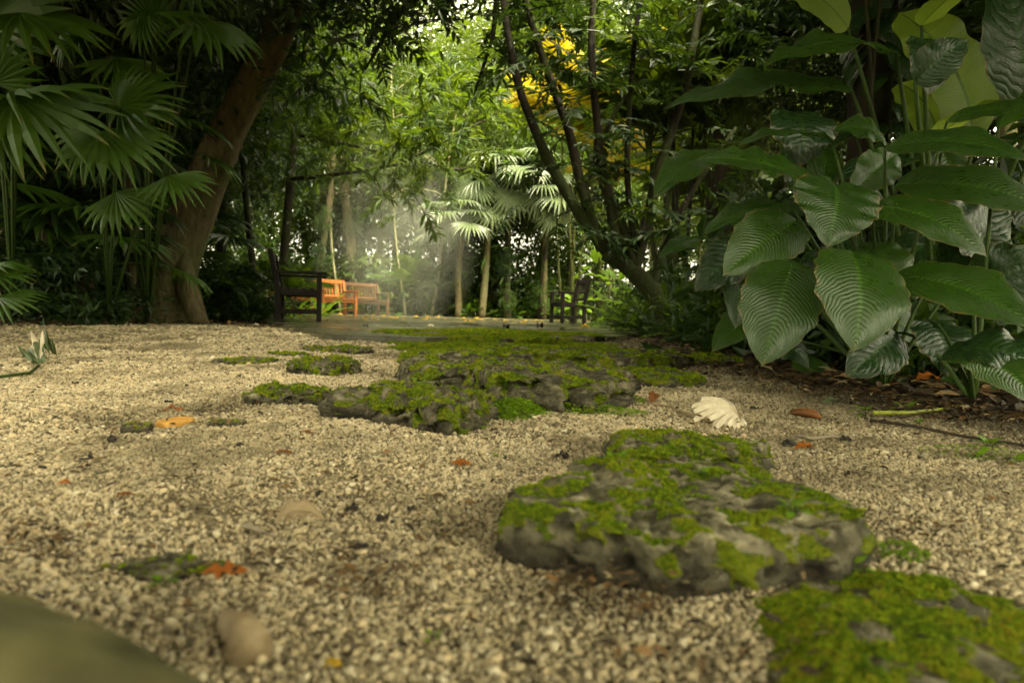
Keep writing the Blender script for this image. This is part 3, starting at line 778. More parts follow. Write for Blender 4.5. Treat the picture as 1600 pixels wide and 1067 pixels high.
# ================================================================== BENCHES
def bench(label, W, loc, rz, mats, slat_h=.30, cat='bench', name='garden_bench', seatH=.42, D=.56, group=None):
    """front faces local -Y, width along X"""
    wood = mats; t = thing(name, label, cat, loc, rz, group)
    def part(nm, boxes):
        mb = MB()
        for c, s_, rt in boxes: mb.box(c, s_, rt, .006)
        return obj(nm, mb.mesh(nm, wood, False), t)
    tilt = Matrix.Rotation(R(-11), 3, 'X')
    for sx in (-1, 1):
        X = sx * (W / 2 - .035)
        part('leg', [((X, -D / 2 + .035, .31), (.065, .065, .62), None)])
        part('leg', [((X, D / 2 - .03, .21), (.065, .07, .42), None), ((X, D / 2 + .02, .66), (.062, .062, .54), tilt)])
        part('armrest', [((X, -.03, .635), (.085, D + .06, .035), None)])
        part('stretcher', [((X, 0, .13), (.035, D - .1, .06), None)])
        part('side_rail', [((X, 0, seatH - .045), (.035, D - .1, .08), None)])
    part('front_rail', [((0, -D / 2 + .04, seatH - .05), (W - .14, .03, .08), None)])
    part('rear_rail', [((0, D / 2 - .03, seatH - .05), (W - .14, .03, .08), None)])
    for k in range(6):
        yy = -D / 2 + .03 + k * (D - .08) / 5; part('seat_slat', [((0, yy, seatH + .002), (W - .075, .07, .022), None)])
    yb = D / 2 - .015
    def by(z): return yb + (z - seatH) * math.tan(R(11)) 
    part('top_rail', [((0, by(.88), .88), (W - .12, .035, .10), tilt)])
    part('lower_back_rail', [((0, by(.50), .50), (W - .12, .032, .06), tilt)])
    n = max(5, int(W / .10))
    for k in range(n):
        X = -W / 2 + .11 + (W - .22) * k / (n - 1); part('back_slat', [((X, by(.68), .68), (.038, .016, .33), tilt)])
    for sx in (-1, 1):
        mb = MB(); X = sx * (W / 2 - .08)
        mb.tube([(X, -D / 2 + .04, seatH - .09), (X - sx * .03, -D / 2 + .04, seatH - .10), (X - sx * .02 + sx * .02, -D / 2 + .04, seatH - .17)], [.014] * 3, 6)
        obj('bracket', mb.mesh('bracket', wood), t)
    return t
def at(px, d, z=.05):
    g = G(px, d); return (g.x, g.y, z)
bench('dark wet bench seen end-on at the left edge of the terrace, nearest bench', 1.15, at(468, 9.4), R(106), M_wood_dark, D=.58)
bench('bright orange bench in the open right of the nearest dark bench', 1.05, at(522, 17.7), R(48), M_wood_orange)
bench('brown bench farthest from the camera, beyond the bright orange bench', 1.15, at(573, 19.6), R(44), M_wood_brown)
bench('orange bench mostly hidden behind the nearest dark bench', 1.2, at(462, 15.0), R(75), M_wood_orange)
bench('black armchair standing alone on the right side of the terrace', .62, at(887, 14.2), R(-70), M_wood_dark, cat='chair', name='garden_armchair', D=.56)

# ================================================================== TREES (trunks, crowns)
CR = [crown_mesh('crown', M_leaf, (2.6, 2.6, 1.9), 60, 105, .17, .36, 1),
      crown_mesh('crown', M_leafY, (2.4, 2.4, 1.7), 60, 95, .16, .40, 2),
      crown_mesh('crown', M_leafY, (2.2, 2.2, 2.6), 65, 95, .20, .30, 3),
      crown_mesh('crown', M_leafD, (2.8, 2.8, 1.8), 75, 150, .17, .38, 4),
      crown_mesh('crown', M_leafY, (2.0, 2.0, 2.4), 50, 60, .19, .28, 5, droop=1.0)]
SHR = [crown_mesh('foliage', M_leaf, (.7, .7, .6), 26, 60, .13, .36, 11, .18, droop=.2),
       crown_mesh('foliage', M_leafD, (.8, .8, .6), 26, 70, .14, .36, 12, .2, droop=.2),
       crown_mesh('foliage', M_leafY, (.7, .7, .55), 24, 55, .12, .42, 13, .18, droop=.2),
       crown_mesh('foliage', M_leaf, (.5, .5, .9), 24, 60, .18, .18, 14, .2, droop=.6)]

def wobble(a, b, n, amp, seed):
    r = np.random.default_rng(seed); a, b = Vector(a), Vector(b); L = (b - a).length; out = []
    ph = r.uniform(0, 6, 4)
    for i in range(n + 1):
        t = i / n; o = Vector((math.sin(t * 4 + ph[0]) + .5 * math.sin(t * 9 + ph[1]) - math.sin(ph[0]) - .5 * math.sin(ph[1]), math.sin(t * 5 + ph[2]) - math.sin(ph[2]), 0)) * amp * L
        out.append(a.lerp(b, t) + o)
    return out
def trunk_part(t, pts, rads, mat, name='trunk', n=12, wob=.15, seed=0):
    mb = MB(); o = t.location
    mb.tube([Vector(p) - o for p in pts], rads, n, wob=wob, seed=seed); return obj(name, mb.mesh(name, mat), t)
def branch_pts(a, d, L, seed, up=.4, n=6):
    r = np.random.default_rng(seed); p = Vector(a); d = Vector(d).normalized(); out = [p.copy()]
    for i in range(n):
        d = (d + Vector(r.normal(size=3) * .16) + Vector((0, 0, up * .1))).normalized(); p = p + d * (L / n); out.append(p.copy())
    return out

def forest_tree(px, d, h, rad, crown, label, group=None, lean=(0, 0), sc=1.0, crowns=2, seed=0, bark=None, low=.45, name='forest_tree', loc=None, ivy=0):
    g = G(px, d) if loc is None else Vector(loc); t = thing(name, label, 'tree', g, 0, group)
    top = g + Vector((lean[0], lean[1], h)); pts = wobble(g - Vector((0, 0, .1)), top, 10, .012, seed)
    mb = MB(); o = g
    mb.tube([p - o for p in pts], [rad * (1.35 if i == 0 else 1) * (1 - .55 * i / 10) for i in range(11)], 10, wob=.2, seed=seed)
    r = np.random.default_rng(seed + 5)
    for k in range(6):
        tt = r.uniform(low, .95); p = pts[int(tt * 10)]; a_ = r.uniform(0, 6.28)
        bp_ = branch_pts(p, (math.cos(a_), math.sin(a_), .5), h * .25, seed * 7 + k)
        mb.tube([q - o for q in bp_], [rad * .35 * (1 - .13 * i) for i in range(7)], 6)
    obj('trunk', mb.mesh('trunk', bark or M_barkD), t)
    for k in range(crowns):
        c = obj('crown', CR[crown % len(CR)] if not isinstance(crown, (list, tuple)) else CR[crown[k % len(crown)]], t)
        zz = h * (low + (1.02 - low) * ((k + .6) / crowns)); c.location = (lean[0] * zz / h + r.uniform(-.5, .5) * sc, lean[1] * zz / h + r.uniform(-.5, .5) * sc, zz)
        s_ = sc * r.uniform(.85, 1.15); c.scale = (s_, s_, s_ * r.uniform(.9, 1.2)); c.rotation_euler = (r.uniform(-.15, .15), r.uniform(-.15, .15), r.uniform(0, 6.28))
    if ivy:
        for k in range(ivy):
            c = obj('climber', SHR[1] if k % 2 else SHR[0], t); c.location = (lean[0] * k * .2 + .05, -.08, .7 + k * 1.15); c.scale = (.42, .38, .9); c.rotation_euler = (0, 0, k * 2 + seed)
    return t

# --- leaning tree on the left
g = G(265, 8.6); t = thing('leaning_tree', 'thick leaning brown trunk with flared roots at the left of the path', 'tree', g)
pts = [P(248, 545, 8.6), P(260, 470, 8.6), P(284, 380, 8.6), P(318, 290, 8.5), P(356, 205, 8.4), P(397, 130, 8.3), P(430, 60, 8.2), P(455, -10, 8.1), P(490, -120, 8.0), P(520, -260, 8.0)]
rd = [.38, .33, .28, .225, .20, .195, .19, .185, .17, .15]
pp2 = []; rr2 = []
for i in range(len(pts) - 1):
    for k in range(4): pp2.append(pts[i].lerp(pts[i + 1], k / 4)); rr2.append(rd[i] + (rd[i + 1] - rd[i]) * k / 4)
pp2.append(pts[-1]); rr2.append(rd[-1])
for _ in range(2): pp2 = [pp2[0]] + [(pp2[i - 1] + pp2[i] * 2 + pp2[i + 1]) / 4 for i in range(1, len(pp2) - 1)] + [pp2[-1]]
trunk_part(t, pp2, rr2, M_bark, n=28, wob=.22, seed=2)
for (a_, b_, c_, q) in (((250, 400), (232, 450), (208, 512), .11), ((284, 410), (294, 455), (312, 512), .11), ((262, 420), (249, 470), (236, 515), .13)):
    ax = P(306, 315, 8.5); trunk_part(t, [ax, ax.lerp(P(*a_, 8.52), .5), P(*a_, 8.46), P(*b_, 8.38), P(*c_, 8.26)], [q * .5, q * .9, q * 1.1, q * 1.2, q * 1.0], M_bark, 'root', 14, .25, q * 9)
for k, (px, py, dx, dy) in enumerate(((455, -10, 1, -.3), (490, -110, .6, -.8), (500, -150, -.7, -.5), (515, -240, .9, .4))):
    trunk_part(t, branch_pts(P(px, py, 8.1), (dx, dy, .35), 3.2, 40 + k), [.12, .10, .085, .07, .055, .04, .02], M_barkD, 'branch', 8)
for k, (px, py, d, s_) in enumerate(((560, -260, 8, .9), (380, -330, 7.5, 1.0), (640, -180, 7.6, .7), (150, -330, 5.2, .8), (40, -480, 4.6, .9), (-350, -330, 5.5, .9), (120, -620, 3.6, .8), (-200, -250, 6.5, .8))):
    c = obj('crown', CR[3], t); c.location = P(px, py, d) - g; c.scale = (s_,) * 3; c.rotation_euler = (0, 0, k)  # left-hand crowns are unseen, added overhead to shade the fan plants

# drooping dark sprays in front of the bright wood, top centre
SPW = [spray_mesh('leaf_spray', M_leafD, .75, 26, .20, .26, 60 + s, whorl=True) for s in range(2)] + [spray_mesh('leaf_spray', M_leafD, .7, 20, .17, .36, 70 + s) for s in range(2)]
SPG = [spray_mesh('leaf_spray', M_leaf, .8, 28, .22, .24, 62 + s, whorl=True) for s in range(2)] + [spray_mesh('leaf_spray', M_leafY, .7, 21, .22, .26, 74 + s, whorl=True) for s in range(2)]
def sprays(t, pts, meshes, seed, s=(.7, 1.25), down=.35, name='leaf_spray'):
    r = np.random.default_rng(seed); o = t.location
    for p in pts:
        a_ = r.uniform(0, 6.28); dv = Vector((math.cos(a_), math.sin(a_), r.uniform(-down * 1.6, .25)))
        k = r.uniform(*s); q = obj(name, meshes[r.integers(len(meshes))], t)
        q.matrix_basis = frame(Vector(p) - o, Vector(p) - o + dv, Vector((r.normal() * .3, r.normal() * .3, 1)), k, k, k)
def pix_pts(x0, x1, y0, y1, d0, d1, n, seed, shape=None):
    r = np.random.default_rng(seed); out = []
    while len(out) < n:
        a_, b_, c_ = r.uniform(x0, x1), r.uniform(y0, y1), r.uniform(d0, d1)
        if shape is None or shape(a_, b_, r): out.append(P(a_, b_, c_))
    return out
t = thing('overhanging_tree', 'dark leafy boughs hanging over the top centre of the view', 'tree', G(720, 9.5))
g = t.location
trunk_part(t, [P(760, -500, 10), P(740, -200, 9), P(690, -60, 8.6), P(610, 40, 8.4), P(570, 110, 8.3)], [.12, .09, .06, .035, .012], M_barkD, 'branch', 8)
trunk_part(t, [P(740, -200, 9), P(780, -40, 8.8), P(770, 60, 8.6), P(740, 150, 8.4)], [.08, .05, .03, .012], M_barkD, 'branch', 8)
trunk_part(t, [P(690, -60, 8.6), P(540, -30, 8.2), P(430, 10, 8.0)], [.06, .035, .012], M_barkD, 'branch', 8)
sprays(t, pix_pts(380, 940, -120, 150, 7.4, 9.5, 230, 5, lambda a, b, r: b < 55 + 50 * math.sin(a / 60) + r.uniform(0, 40)), SPW, 6, (.6, 1.1))
t = thing('broadleaf_tree', 'mid green tree with whorled drooping leaves behind the dark boughs', 'tree', G(428, 14))
trunk_part(t, wobble(G(428, 14) - Vector((0, 0, .1)), P(520, -300, 14.5), 10, .02, 3), [.1 * (1 - .06 * i) for i in range(11)], M_barkD)
for k in range(7):
    trunk_part(t, branch_pts(P(455 + k * 9, 280 - k * 70, 14.2), (1, math.sin(k * 2.2) * .5, .12), 4.6, 90 + k), [.05 - .006 * i for i in range(7)], M_barkD, 'branch', 6)
sprays(t, pix_pts(430, 800, 60, 330, 12, 16, 270, 8, lambda a, b, r: b < 255 + 40 * math.sin(a / 45) + r.uniform(-60, 60)), SPG, 9, (.8, 1.4))

# --- named slender trunks
for i, (px, d, h, rad, cr, lab, bark) in enumerate((
        (407, 11.0, 7, .055, 0, 'thin dark trunk just right of the leaning tree', M_barkD),
        (497, 22.0, 9, .12, (1, 0), 'straight mossy trunk rising above the nearest dark bench', M_bark),
        (560, 23, 10, .2, (0, 1), 'stout shaggy trunk standing in the mist behind the benches', M_shag),
        (586, 24, 9, .12, 1, 'slim trunk immediately right of the stout shaggy trunk', M_bark),
        (533, 22.6, 8, .045, 1, 'very thin pale stem left of the stout shaggy trunk', M_pale),
        (672, 22.5, 8, .05, 4, 'pale slanting stem in the mist right of centre', M_pale),
        (634, 22.2, 8, .04, 4, 'thin yellowish stem in the middle of the mist', M_pale),
        (722, 23, 7, .14, 2, 'dark fibrous trunk under the grey green fan palm', M_shag),
        (790, 22.4, 8, .11, 2, 'plain dark trunk between the two grey fan palms', M_barkD),
        (845, 22.4, 8, .11, 0, 'dark trunk rising behind the front of the black armchair', M_barkD),
        (1150, 9.0, 9, .22, 3, 'thick dark ivy clad trunk right of the yellow palms', M_barkD),
        (1545, 6.5, 7, .085, 3, 'pale smooth slender trunk beyond the banana leaves', M_pale),
        (205, 10.5, 7, .11, 3, 'brown trunk deep in shade left of the leaning tree', M_bark),
        (345, 12, 8, .10, 0, 'shaded trunk close behind the leaning tree', M_barkD))):
    forest_tree(px, d, h, rad, cr, lab, lean=((-.6, .2)[i % 2] if i not in (5,) else 1.0, .2), sc=.5 if 4 < i < 10 or i in (1, 2, 3) else .55 if i == 10 else .85, crowns=2, seed=20 + i, bark=bark, low=.5, ivy=(0, 3, 3, 2, 0, 0, 0, 3, 2, 1, 4, 0, 2, 3)[i])

# --- background wood
ORD = 'first second third fourth fifth sixth seventh eighth ninth tenth eleventh twelfth thirteenth fourteenth fifteenth sixteenth seventeenth eighteenth nineteenth twentieth twenty-first twenty-second twenty-third twenty-fourth twenty-fifth twenty-sixth'.split()
back = []; RX = ['nearer', 'farther']
rb = np.random.default_rng(3)
for k in range(15):
    px = 320 + k * 62 + rb.uniform(-22, 22); back.append((px, rb.uniform(24, 28), rb.uniform(9, 11), [1, 0, 4, 2][k % 4]))
for k in range(15):
    px = 250 + k * 75 + rb.uniform(-25, 25); back.append((px, rb.uniform(31, 37), rb.uniform(13, 16), [0, 1, 4][k % 3]))
for i, (px, d, h, cr) in enumerate(back):
    forest_tree(px, d, h, rb.uniform(.09, .18), (cr, cr, 1), 'slender tree in the %s row of the wood beyond the terrace, %s from the left' % (RX[i // 15], ORD[i % 15]), 'trees of the wood beyond the terrace', lean=(rb.uniform(-.8, .8), 0), sc=1.1 if d < 27 else 1.5, crowns=3, seed=100 + i, low=.28)
for i, (px, d, h) in enumerate(((-250, 12, 8), (-80, 10, 7.5), (60, 12, 9), (130, 9.5, 8), (210, 14, 9), (20, 16, 10), (300, 17, 10))):
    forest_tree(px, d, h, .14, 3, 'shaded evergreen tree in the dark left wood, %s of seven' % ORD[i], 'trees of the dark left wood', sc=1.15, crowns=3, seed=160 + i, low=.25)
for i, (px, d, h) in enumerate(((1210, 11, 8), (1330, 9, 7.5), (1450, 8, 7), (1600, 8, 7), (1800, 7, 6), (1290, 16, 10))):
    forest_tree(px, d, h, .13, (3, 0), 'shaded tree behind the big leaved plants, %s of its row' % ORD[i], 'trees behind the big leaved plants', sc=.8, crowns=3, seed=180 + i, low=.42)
for i, (x, y, h) in enumerate(((-6, -2, 8), (-3.2, -4, 7.5), (2.6, -3.5, 7.5), (6, -1, 8), (0, -6, 9), (-8.5, 3.5, 8), (5.2, 2.5, 7.5), (-4.4, 1.5, 7), (3.9, .5, 6.5))):
    forest_tree(0, 0, h, .16, 3, 'tall evergreen tree whose crown shades the near gravel, out of view, %s of nine' % ORD[i], 'trees beside and behind the viewer', sc=1.0, crowns=3, seed=200 + i, low=.5, loc=(x, y, 0), lean=(-x * .35, .8 if y < 0 else 0))

# --- shrubs / undergrowth
def shrub(px, d, kind, s, label, group, seed, z=.45, sz=1.0):
    g = G(px, d); t = thing('shrub', label, 'shrub', g, 0, group)
    mb = MB(); r = np.random.default_rng(seed)
    for k in range(4):
        a_ = r.uniform(0, 6.28); mb.tube(branch_pts((0, 0, -.02), (math.cos(a_) * .5, math.sin(a_) * .5, 1), .9 * s, seed + k), [.014 * s * (1 - .12 * q) for q in range(7)], 5)
    obj('stem', mb.mesh('stem', M_barkD), t)
    c = obj('foliage', SHR[kind], t); c.location = (0, 0, z * s); c.scale = (s, s, s * sz); c.rotation_euler = (0, 0, r.uniform(0, 6.28))
    return t
rs = np.random.default_rng(12)
for k in range(26):
    px = 330 + k * 25 + rs.uniform(-10, 10)
    shrub(px, rs.uniform(22.5, 27), [0, 2, 3, 0, 1][k % 5], rs.uniform(1.3, 2.6), 'green shrub fringing the far side of the terrace, %s from the left' % ORD[k], 'shrubs fringing the far side of the terrace', 300 + k)
for k in range(22):
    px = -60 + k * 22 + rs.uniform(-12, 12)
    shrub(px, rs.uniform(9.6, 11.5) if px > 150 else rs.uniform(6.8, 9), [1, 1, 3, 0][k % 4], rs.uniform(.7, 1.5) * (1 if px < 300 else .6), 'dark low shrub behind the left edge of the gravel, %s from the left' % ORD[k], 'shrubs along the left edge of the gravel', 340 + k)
for k in range(12):
    px = 955 + k * 16 + rs.uniform(-8, 8)
    shrub(px, rs.uniform(9, 13), [2, 0, 2, 1][k % 4], rs.uniform(.45, .8), 'leafy green shrub right of the black armchair, %s from the left' % ORD[k], 'shrubs right of the black armchair', 380 + k)
for k in range(26):
    px = 1060 + k * 24 + rs.uniform(-10, 10); dd = np.interp(px, [1060, 1200, 1400, 1700], [6.5, 4.2, 3.2, 2.6]) * rs.uniform(.95, 1.6)
    shrub(px, dd, [1, 1, 0][k % 3], rs.uniform(.5, 1.0), 'dark shrub in the shade behind the big leaved plants, %s from the left' % ORD[k], 'shrubs behind the big leaved plants', 410 + k, sz=1.3)

# --- palms
FAN = [fan_mesh('frond', M_fan, 14, 165, .52, .22, s, tipdroop=.7, wid=1.15) for s in range(3)]
FANS = [fan_mesh('frond', M_silver, 26, 270, .45, .35, 10 + s, tipdroop=.9) for s in range(2)]
FAND = [fan_mesh('frond', M_leafD, 18, 220, .5, .3, 20 + s, tipdroop=.6) for s in range(2)]
def fan_leaf(t, hub, tip, nrm, meshes, k=0, scale=None, base=None, rad=.012, mat=None):
    o = t.location; hub, tip = Vector(hub), Vector(tip)
    if meshes is FAN: tip = hub.lerp(tip, .92)
    L = (tip - hub).length
    q = obj('frond', meshes[k % len(meshes)], t); q.matrix_basis = frame(hub - o, tip - o, nrm, L, L * (.82 + .12 * ((k * 7) % 4)), L)
    if base is not None:
        b = Vector(base); mid = b.lerp(hub, .55) + Vector((0, 0, .12 * (hub - b).length))
        mb = MB(); ps = [b.lerp(mid, s) .lerp(mid.lerp(hub, s), s) - o for s in np.linspace(0, 1, 8)]
        mb.tube(ps, [rad * (1.2 - .6 * s) for s in np.linspace(0, 1, 8)], 6); obj('stalk', mb.mesh('stalk', mat or M_stalk), t)
def fan_palm(px, d, h, nf, L, meshes, label, seed, group=None, trunk_r=.1, up=.6, loc=None, name='fan_palm', bark=None):
    g = G(px, d) if loc is None else Vector(loc); t = thing(name, label, 'palm', g, 0, group); r = np.random.default_rng(seed)
    if h > .5: trunk_part(t, wobble(g - Vector((0, 0, .1)), g + Vector((0, 0, h)), 8, .01, seed), [trunk_r] * 9, bark or M_shag, wob=.4, seed=seed)
    top = g + Vector((0, 0, max(h, .05)))
    for k in range(nf):
        a_ = k * 2.4 + r.uniform(-.3, .3); el = R(np.interp(k / nf, [0, 1], [75, -15])) * up / .6
        dv = Vector((math.cos(a_) * math.cos(el), math.sin(a_) * math.cos(el), math.sin(el)))
        hub = top + dv * L * r.uniform(.7, 1.1); out = (Vector((math.cos(a_), math.sin(a_), 0)) * .9 + Vector((0, 0, math.sin(el) * .4 - .35))).normalized()
        fan_leaf(t, hub, hub + out * L * r.uniform(.75, 1.0), Vector((0, 0, 1)) + dv * .6, meshes, k, base=top, rad=.012)
    return t
fan_palm(716, 22, 2.9, 13, 1.05, FANS, 'grey green fan palm with starburst leaves left of centre, over a dark trunk', 1, trunk_r=.10)
fan_palm(795, 22.5, 4.5, 14, 1.25, FANS, 'tallest grey fan palm, lit from above in the centre of the wood', 2, trunk_r=.09)
fan_palm(850, 22.3, 3.8, 13, 1.2, FANS, 'grey fan palm with hanging leaves above the black armchair', 3, trunk_r=.09)
fan_palm(765, 24.5, 3.6, 12, 1.1, FANS, 'fan palm half hidden between the grey fan palms', 4, trunk_r=.12)
# pale starburst leaves that show large in the photograph
t = thing('fan_palm', 'front fan palm with pale starburst leaves facing the viewer', 'palm', G(752, 22))
trunk_part(t, wobble(G(752, 22) - Vector((0, 0, .1)), P(760, 330, 22), 8, .01, 5), [.11] * 9, M_shag, wob=.4)
for k, (hx, hy, tx, ty, s_) in enumerate(((720, 333, 715, 375, .6), (768, 325, 775, 365, .6), (800, 298, 812, 345, .7), (842, 300, 856, 345, .7), (862, 335, 880, 375, .6), (745, 290, 730, 325, .6), (810, 262, 790, 300, .6), (705, 350, 690, 385, .5))):
    fan_leaf(t, P(hx, hy, 21.3), P(tx, ty, 20.9), (f_ * -1 + Vector((0, 0, .8))), FANS, k, base=P(760, 330, 22))

# areca / golden palms
PIN_G = [pinnate_mesh('frond', M_gold, 30, 1, .34, .03, .45, s, .45) for s in range(2)]
PIN = [pinnate_mesh('frond', M_leaf, 34, 1, .32, .028, .5, 5 + s, .5) for s in range(2)]
PIN_Y = [pinnate_mesh('frond', M_leafY, 30, 1, .34, .03, .5, 8 + s, .5) for s in range(2)]
PIN_D = [pinnate_mesh('frond', M_leafD, 30, 1, .3, .03, .5, 12 + s, .5) for s in range(1)]
def cane_palm(px, d, canes, h, nf, L, meshes, label, seed, group=None, cane_mat=None, spread=.6, el0=75, rad=.03):
    g = G(px, d); t = thing('cane_palm', label, 'palm', g, 0, group); r = np.random.default_rng(seed)
    for c in range(canes):
        a_ = r.uniform(0, 6.28); q = r.uniform(.1, 1) * spread; hh = h * r.uniform(.75, 1.1)
        b = g + Vector((math.cos(a_) * q * .35, math.sin(a_) * q * .35, -.05)); tp = g + Vector((math.cos(a_) * q, math.sin(a_) * q, hh))
        trunk_part(t, wobble(b, tp, 7, .015, seed + c), [rad * (1 - .05 * i) for i in range(8)], cane_mat or M_cane, 'cane', 8, .1)
        for k in range(nf):
            a2 = k * 2.4 + r.uniform(-.4, .4); el = R(el0 - 60 * k / nf) * r.uniform(.7, 1.1); dv = Vector((math.cos(a2) * math.cos(el), math.sin(a2) * math.cos(el), math.sin(el)))
            fr = obj('frond', meshes[r.integers(len(meshes))], t); s_ = L * r.uniform(.75, 1.15); fr.matrix_basis = frame(tp - g, tp - g + dv, Vector((0, 0, 1)), s_, s_, s_)
    return t
cane_palm(1055, 9.5, 9, 3.1, 5, 1.5, PIN_Y, 'clump of upright dark canes carrying yellow green fronds right of the many stemmed tree', 1, cane_mat=M_barkD, spread=.5)
cane_palm(965, 15.8, 5, 4.2, 5, 1.5, PIN_G, 'golden fronded palm glowing behind the many stemmed tree, lower left one', 2, spread=.8)
cane_palm(1010, 14.5, 5, 5.0, 6, 1.5, PIN_G, 'golden fronded palm glowing behind the many stemmed tree, upper right one', 3, spread=.8)
cane_palm(890, 16, 4, 5.6, 6, 1.7, PIN_G, 'tall golden palm at the top behind the many stemmed tree', 6, spread=.8)
cane_palm(1085, 13, 4, 2.6, 5, 1.8, PIN_Y, 'yellow green palm low behind the clump of dark canes', 4, spread=.7)
cane_palm(650, 23, 4, .8, 6, 1.6, PIN, 'feathery green palm low in the mist', 5, spread=.5)
cane_palm(440, 14, 4, .5, 6, 1.0, PIN, 'feathery palm behind the nearest dark bench', 7, spread=.5)

# --- many stemmed tree, right of centre
g = G(1040, 7.2); t = thing('many_stemmed_tree', 'dark tree splaying into many thin stems from one low base, right of centre', 'tree', g)
D = 7.0
def stem(ptsx, r0_, r1_, nm='stem'):
    ps = [P(a, b, D + (c if len(q) > 2 else 0)) for q in ptsx for a, b, c in [(q[0], q[1], q[2] if len(q) > 2 else 0)]]
    out = []
    for i in range(len(ps) - 1):
        for k in range(3): out.append(ps[i].lerp(ps[i + 1], k / 3) + Vector((rng.normal() * .012, 0, rng.normal() * .012)))
    out.append(ps[-1]); out = [out[0]] + [(out[i - 1] + out[i] * 2 + out[i + 1]) / 4 for i in range(1, len(out) - 1)] + [out[-1]]
    n = len(out); trunk_part(t, out, [r0_ + (r1_ - r0_) * i / (n - 1) for i in range(n)], M_barkD, nm, 9, .2); return out
SP = []
SP += stem([(1052, 545), (1038, 480), (1012, 440), (975, 412), (945, 395)], .12, .08, 'trunk')
SP += stem([(950, 398), (900, 325), (855, 250), (815, 150), (795, 60), (780, -60)], .07, .03)
SP += stem([(940, 390), (915, 315), (890, 215), (862, 130), (830, 40), (812, -60)], .06, .03)
SP += stem([(965, 405), (958, 330), (938, 260), (930, 160), (925, 60), (930, -60)], .065, .03)
SP += stem([(990, 425), (975, 365), (950, 300), (936, 240)], .07, .04)
SP += stem([(992, 425), (1004, 370), (1022, 290), (1045, 215), (1075, 120), (1095, 0), (1110, -80)], .065, .03)
SP += stem([(1000, 430), (985, 350), (978, 260), (985, 160), (990, 60), (1010, -60)], .04, .02)
SP += stem([(1020, 450), (1035, 400), (1065, 330), (1100, 270), (1150, 200)], .045, .02)
SP += stem([(905, 330), (935, 230), (962, 170), (1010, 110)], .03, .012)
SP += stem([(1035, 470), (990, 440), (972, 380), (968, 340)], .06, .04)
rr = np.random.default_rng(44)
SPD = [spray_mesh('leaf_spray', M_leafD, .55, 18, .13, .40, 80 + s) for s in range(3)] + [spray_mesh('leaf_spray', M_leaf, .5, 16, .13, .40, 88)]
lp = []
for _ in range(190):
    p = SP[rr.integers(8, len(SP))]; lp.append(p + Vector(rr.normal(size=3) * .22))
lp = [p for p in lp if p.z > 1.0]
sprays(t, lp, SPD, 45, (.6, 1.1))
sprays(t, pix_pts(820, 1180, -60, 150, 6.4, 8, 62, 46), SPD, 47, (.7, 1.1))

# ================================================================== LEFT FAN PLANTS
t = thing('fan_leaf_plant', 'large fan leaved plant at the left edge with bright split leaves reaching in', 'plant', G(60, 5.3))
cr_ = Vector((0, 0, 1)); cf = -f_
base = G(20, 6.9)
L_ = [((18, 152), (150, 110), 4.2, cr_ * 1 + cf * .35, 0), ((20, 150), (130, 230), 4.1, cr_ * .9 + cf * .8, 1), ((-10, 130), (10, 40), 4.3, cf, 2),
      ((0, 160), (-30, 290), 4.2, cf + cr_ * .3, 0), ((30, 20), (140, 60), 4.5, cr_ + cf * .5, 1), ((-20, 40), (110, -30), 4.6, cf + cr_ * .4, 2)]
for k, (h_, tp, d, nn, mi) in enumerate(L_): fan_leaf(t, P(*h_, d), P(*tp, d - .15), nn, FAN, mi, base=base, rad=.011)
t = thing('fan_leaf_plant', 'fan leaved plant with an upright pleated fan in front of the leaning trunk', 'plant', G(180, 5.8)); base = G(170, 7.2)
L_ = [((186, 168), (225, 95), 4.6, cf + cr_ * .2, 0), ((188, 165), (285, 130), 4.7, cf * .8 + cr_ * .6, 1), ((160, 205), (260, 255), 4.5, cr_ + cf * .7, 2), ((190, 160), (290, 175), 4.8, cf * .4 + cr_, 0),
      ((262, 275), (320, 305), 4.8, cr_ + cf * .6, 1), ((180, 300), (215, 360), 5.0, cr_ * .8 + cf, 2), ((150, 200), (80, 280), 4.9, cr_ * .7 + cf, 1)]
for k, (h_, tp, d, nn, mi) in enumerate(L_): fan_leaf(t, P(*h_, d), P(*tp, d - .1), nn, FAN, mi, base=base, rad=.011)
t = thing('fan_leaf_plant', 'fan leaved plant arching in from the top left over the leaning trunk', 'plant', G(250, 6.2)); base = G(230, 7.6)
L_ = [((225, 22), (215, 85), 4.7, cf + cr_ * .5, 0), ((240, 20), (330, 15), 4.8, cr_ + cf * .5, 1), ((310, 30), (400, 85), 4.9, cr_ + cf * .4, 2), ((245, 40), (180, -30), 4.9, cf, 0), ((130, 40), (60, 95), 5.0, cr_ + cf * .6, 1), ((300, -20), (390, -30), 5.0, cf + cr_, 2), ((180, 90), (240, 130), 5.2, cr_ + cf * .4, 1)]
for k, (h_, tp, d, nn, mi) in enumerate(L_): fan_leaf(t, P(*h_, d), P(*tp, d - .1), nn, FAN, mi, base=base, rad=.011)
t = thing('fan_leaf_plant', 'small bright fan leaved plant low at the left edge above the gravel', 'plant', G(-20, 5.0)); base = G(-30, 5.0)
L_ = [((-25, 415), (35, 405), 4.4, cr_ + cf * .3, 0), ((-25, 425), (30, 440), 4.4, cr_ + cf * .5, 1), ((-5, 465), (45, 480), 4.4, cr_ + cf * .6, 2)]
for k, (h_, tp, d, nn, mi) in enumerate(L_): fan_leaf(t, P(*h_, d), P(*tp, d - .1), nn, FAN, mi, base=base, rad=.012)
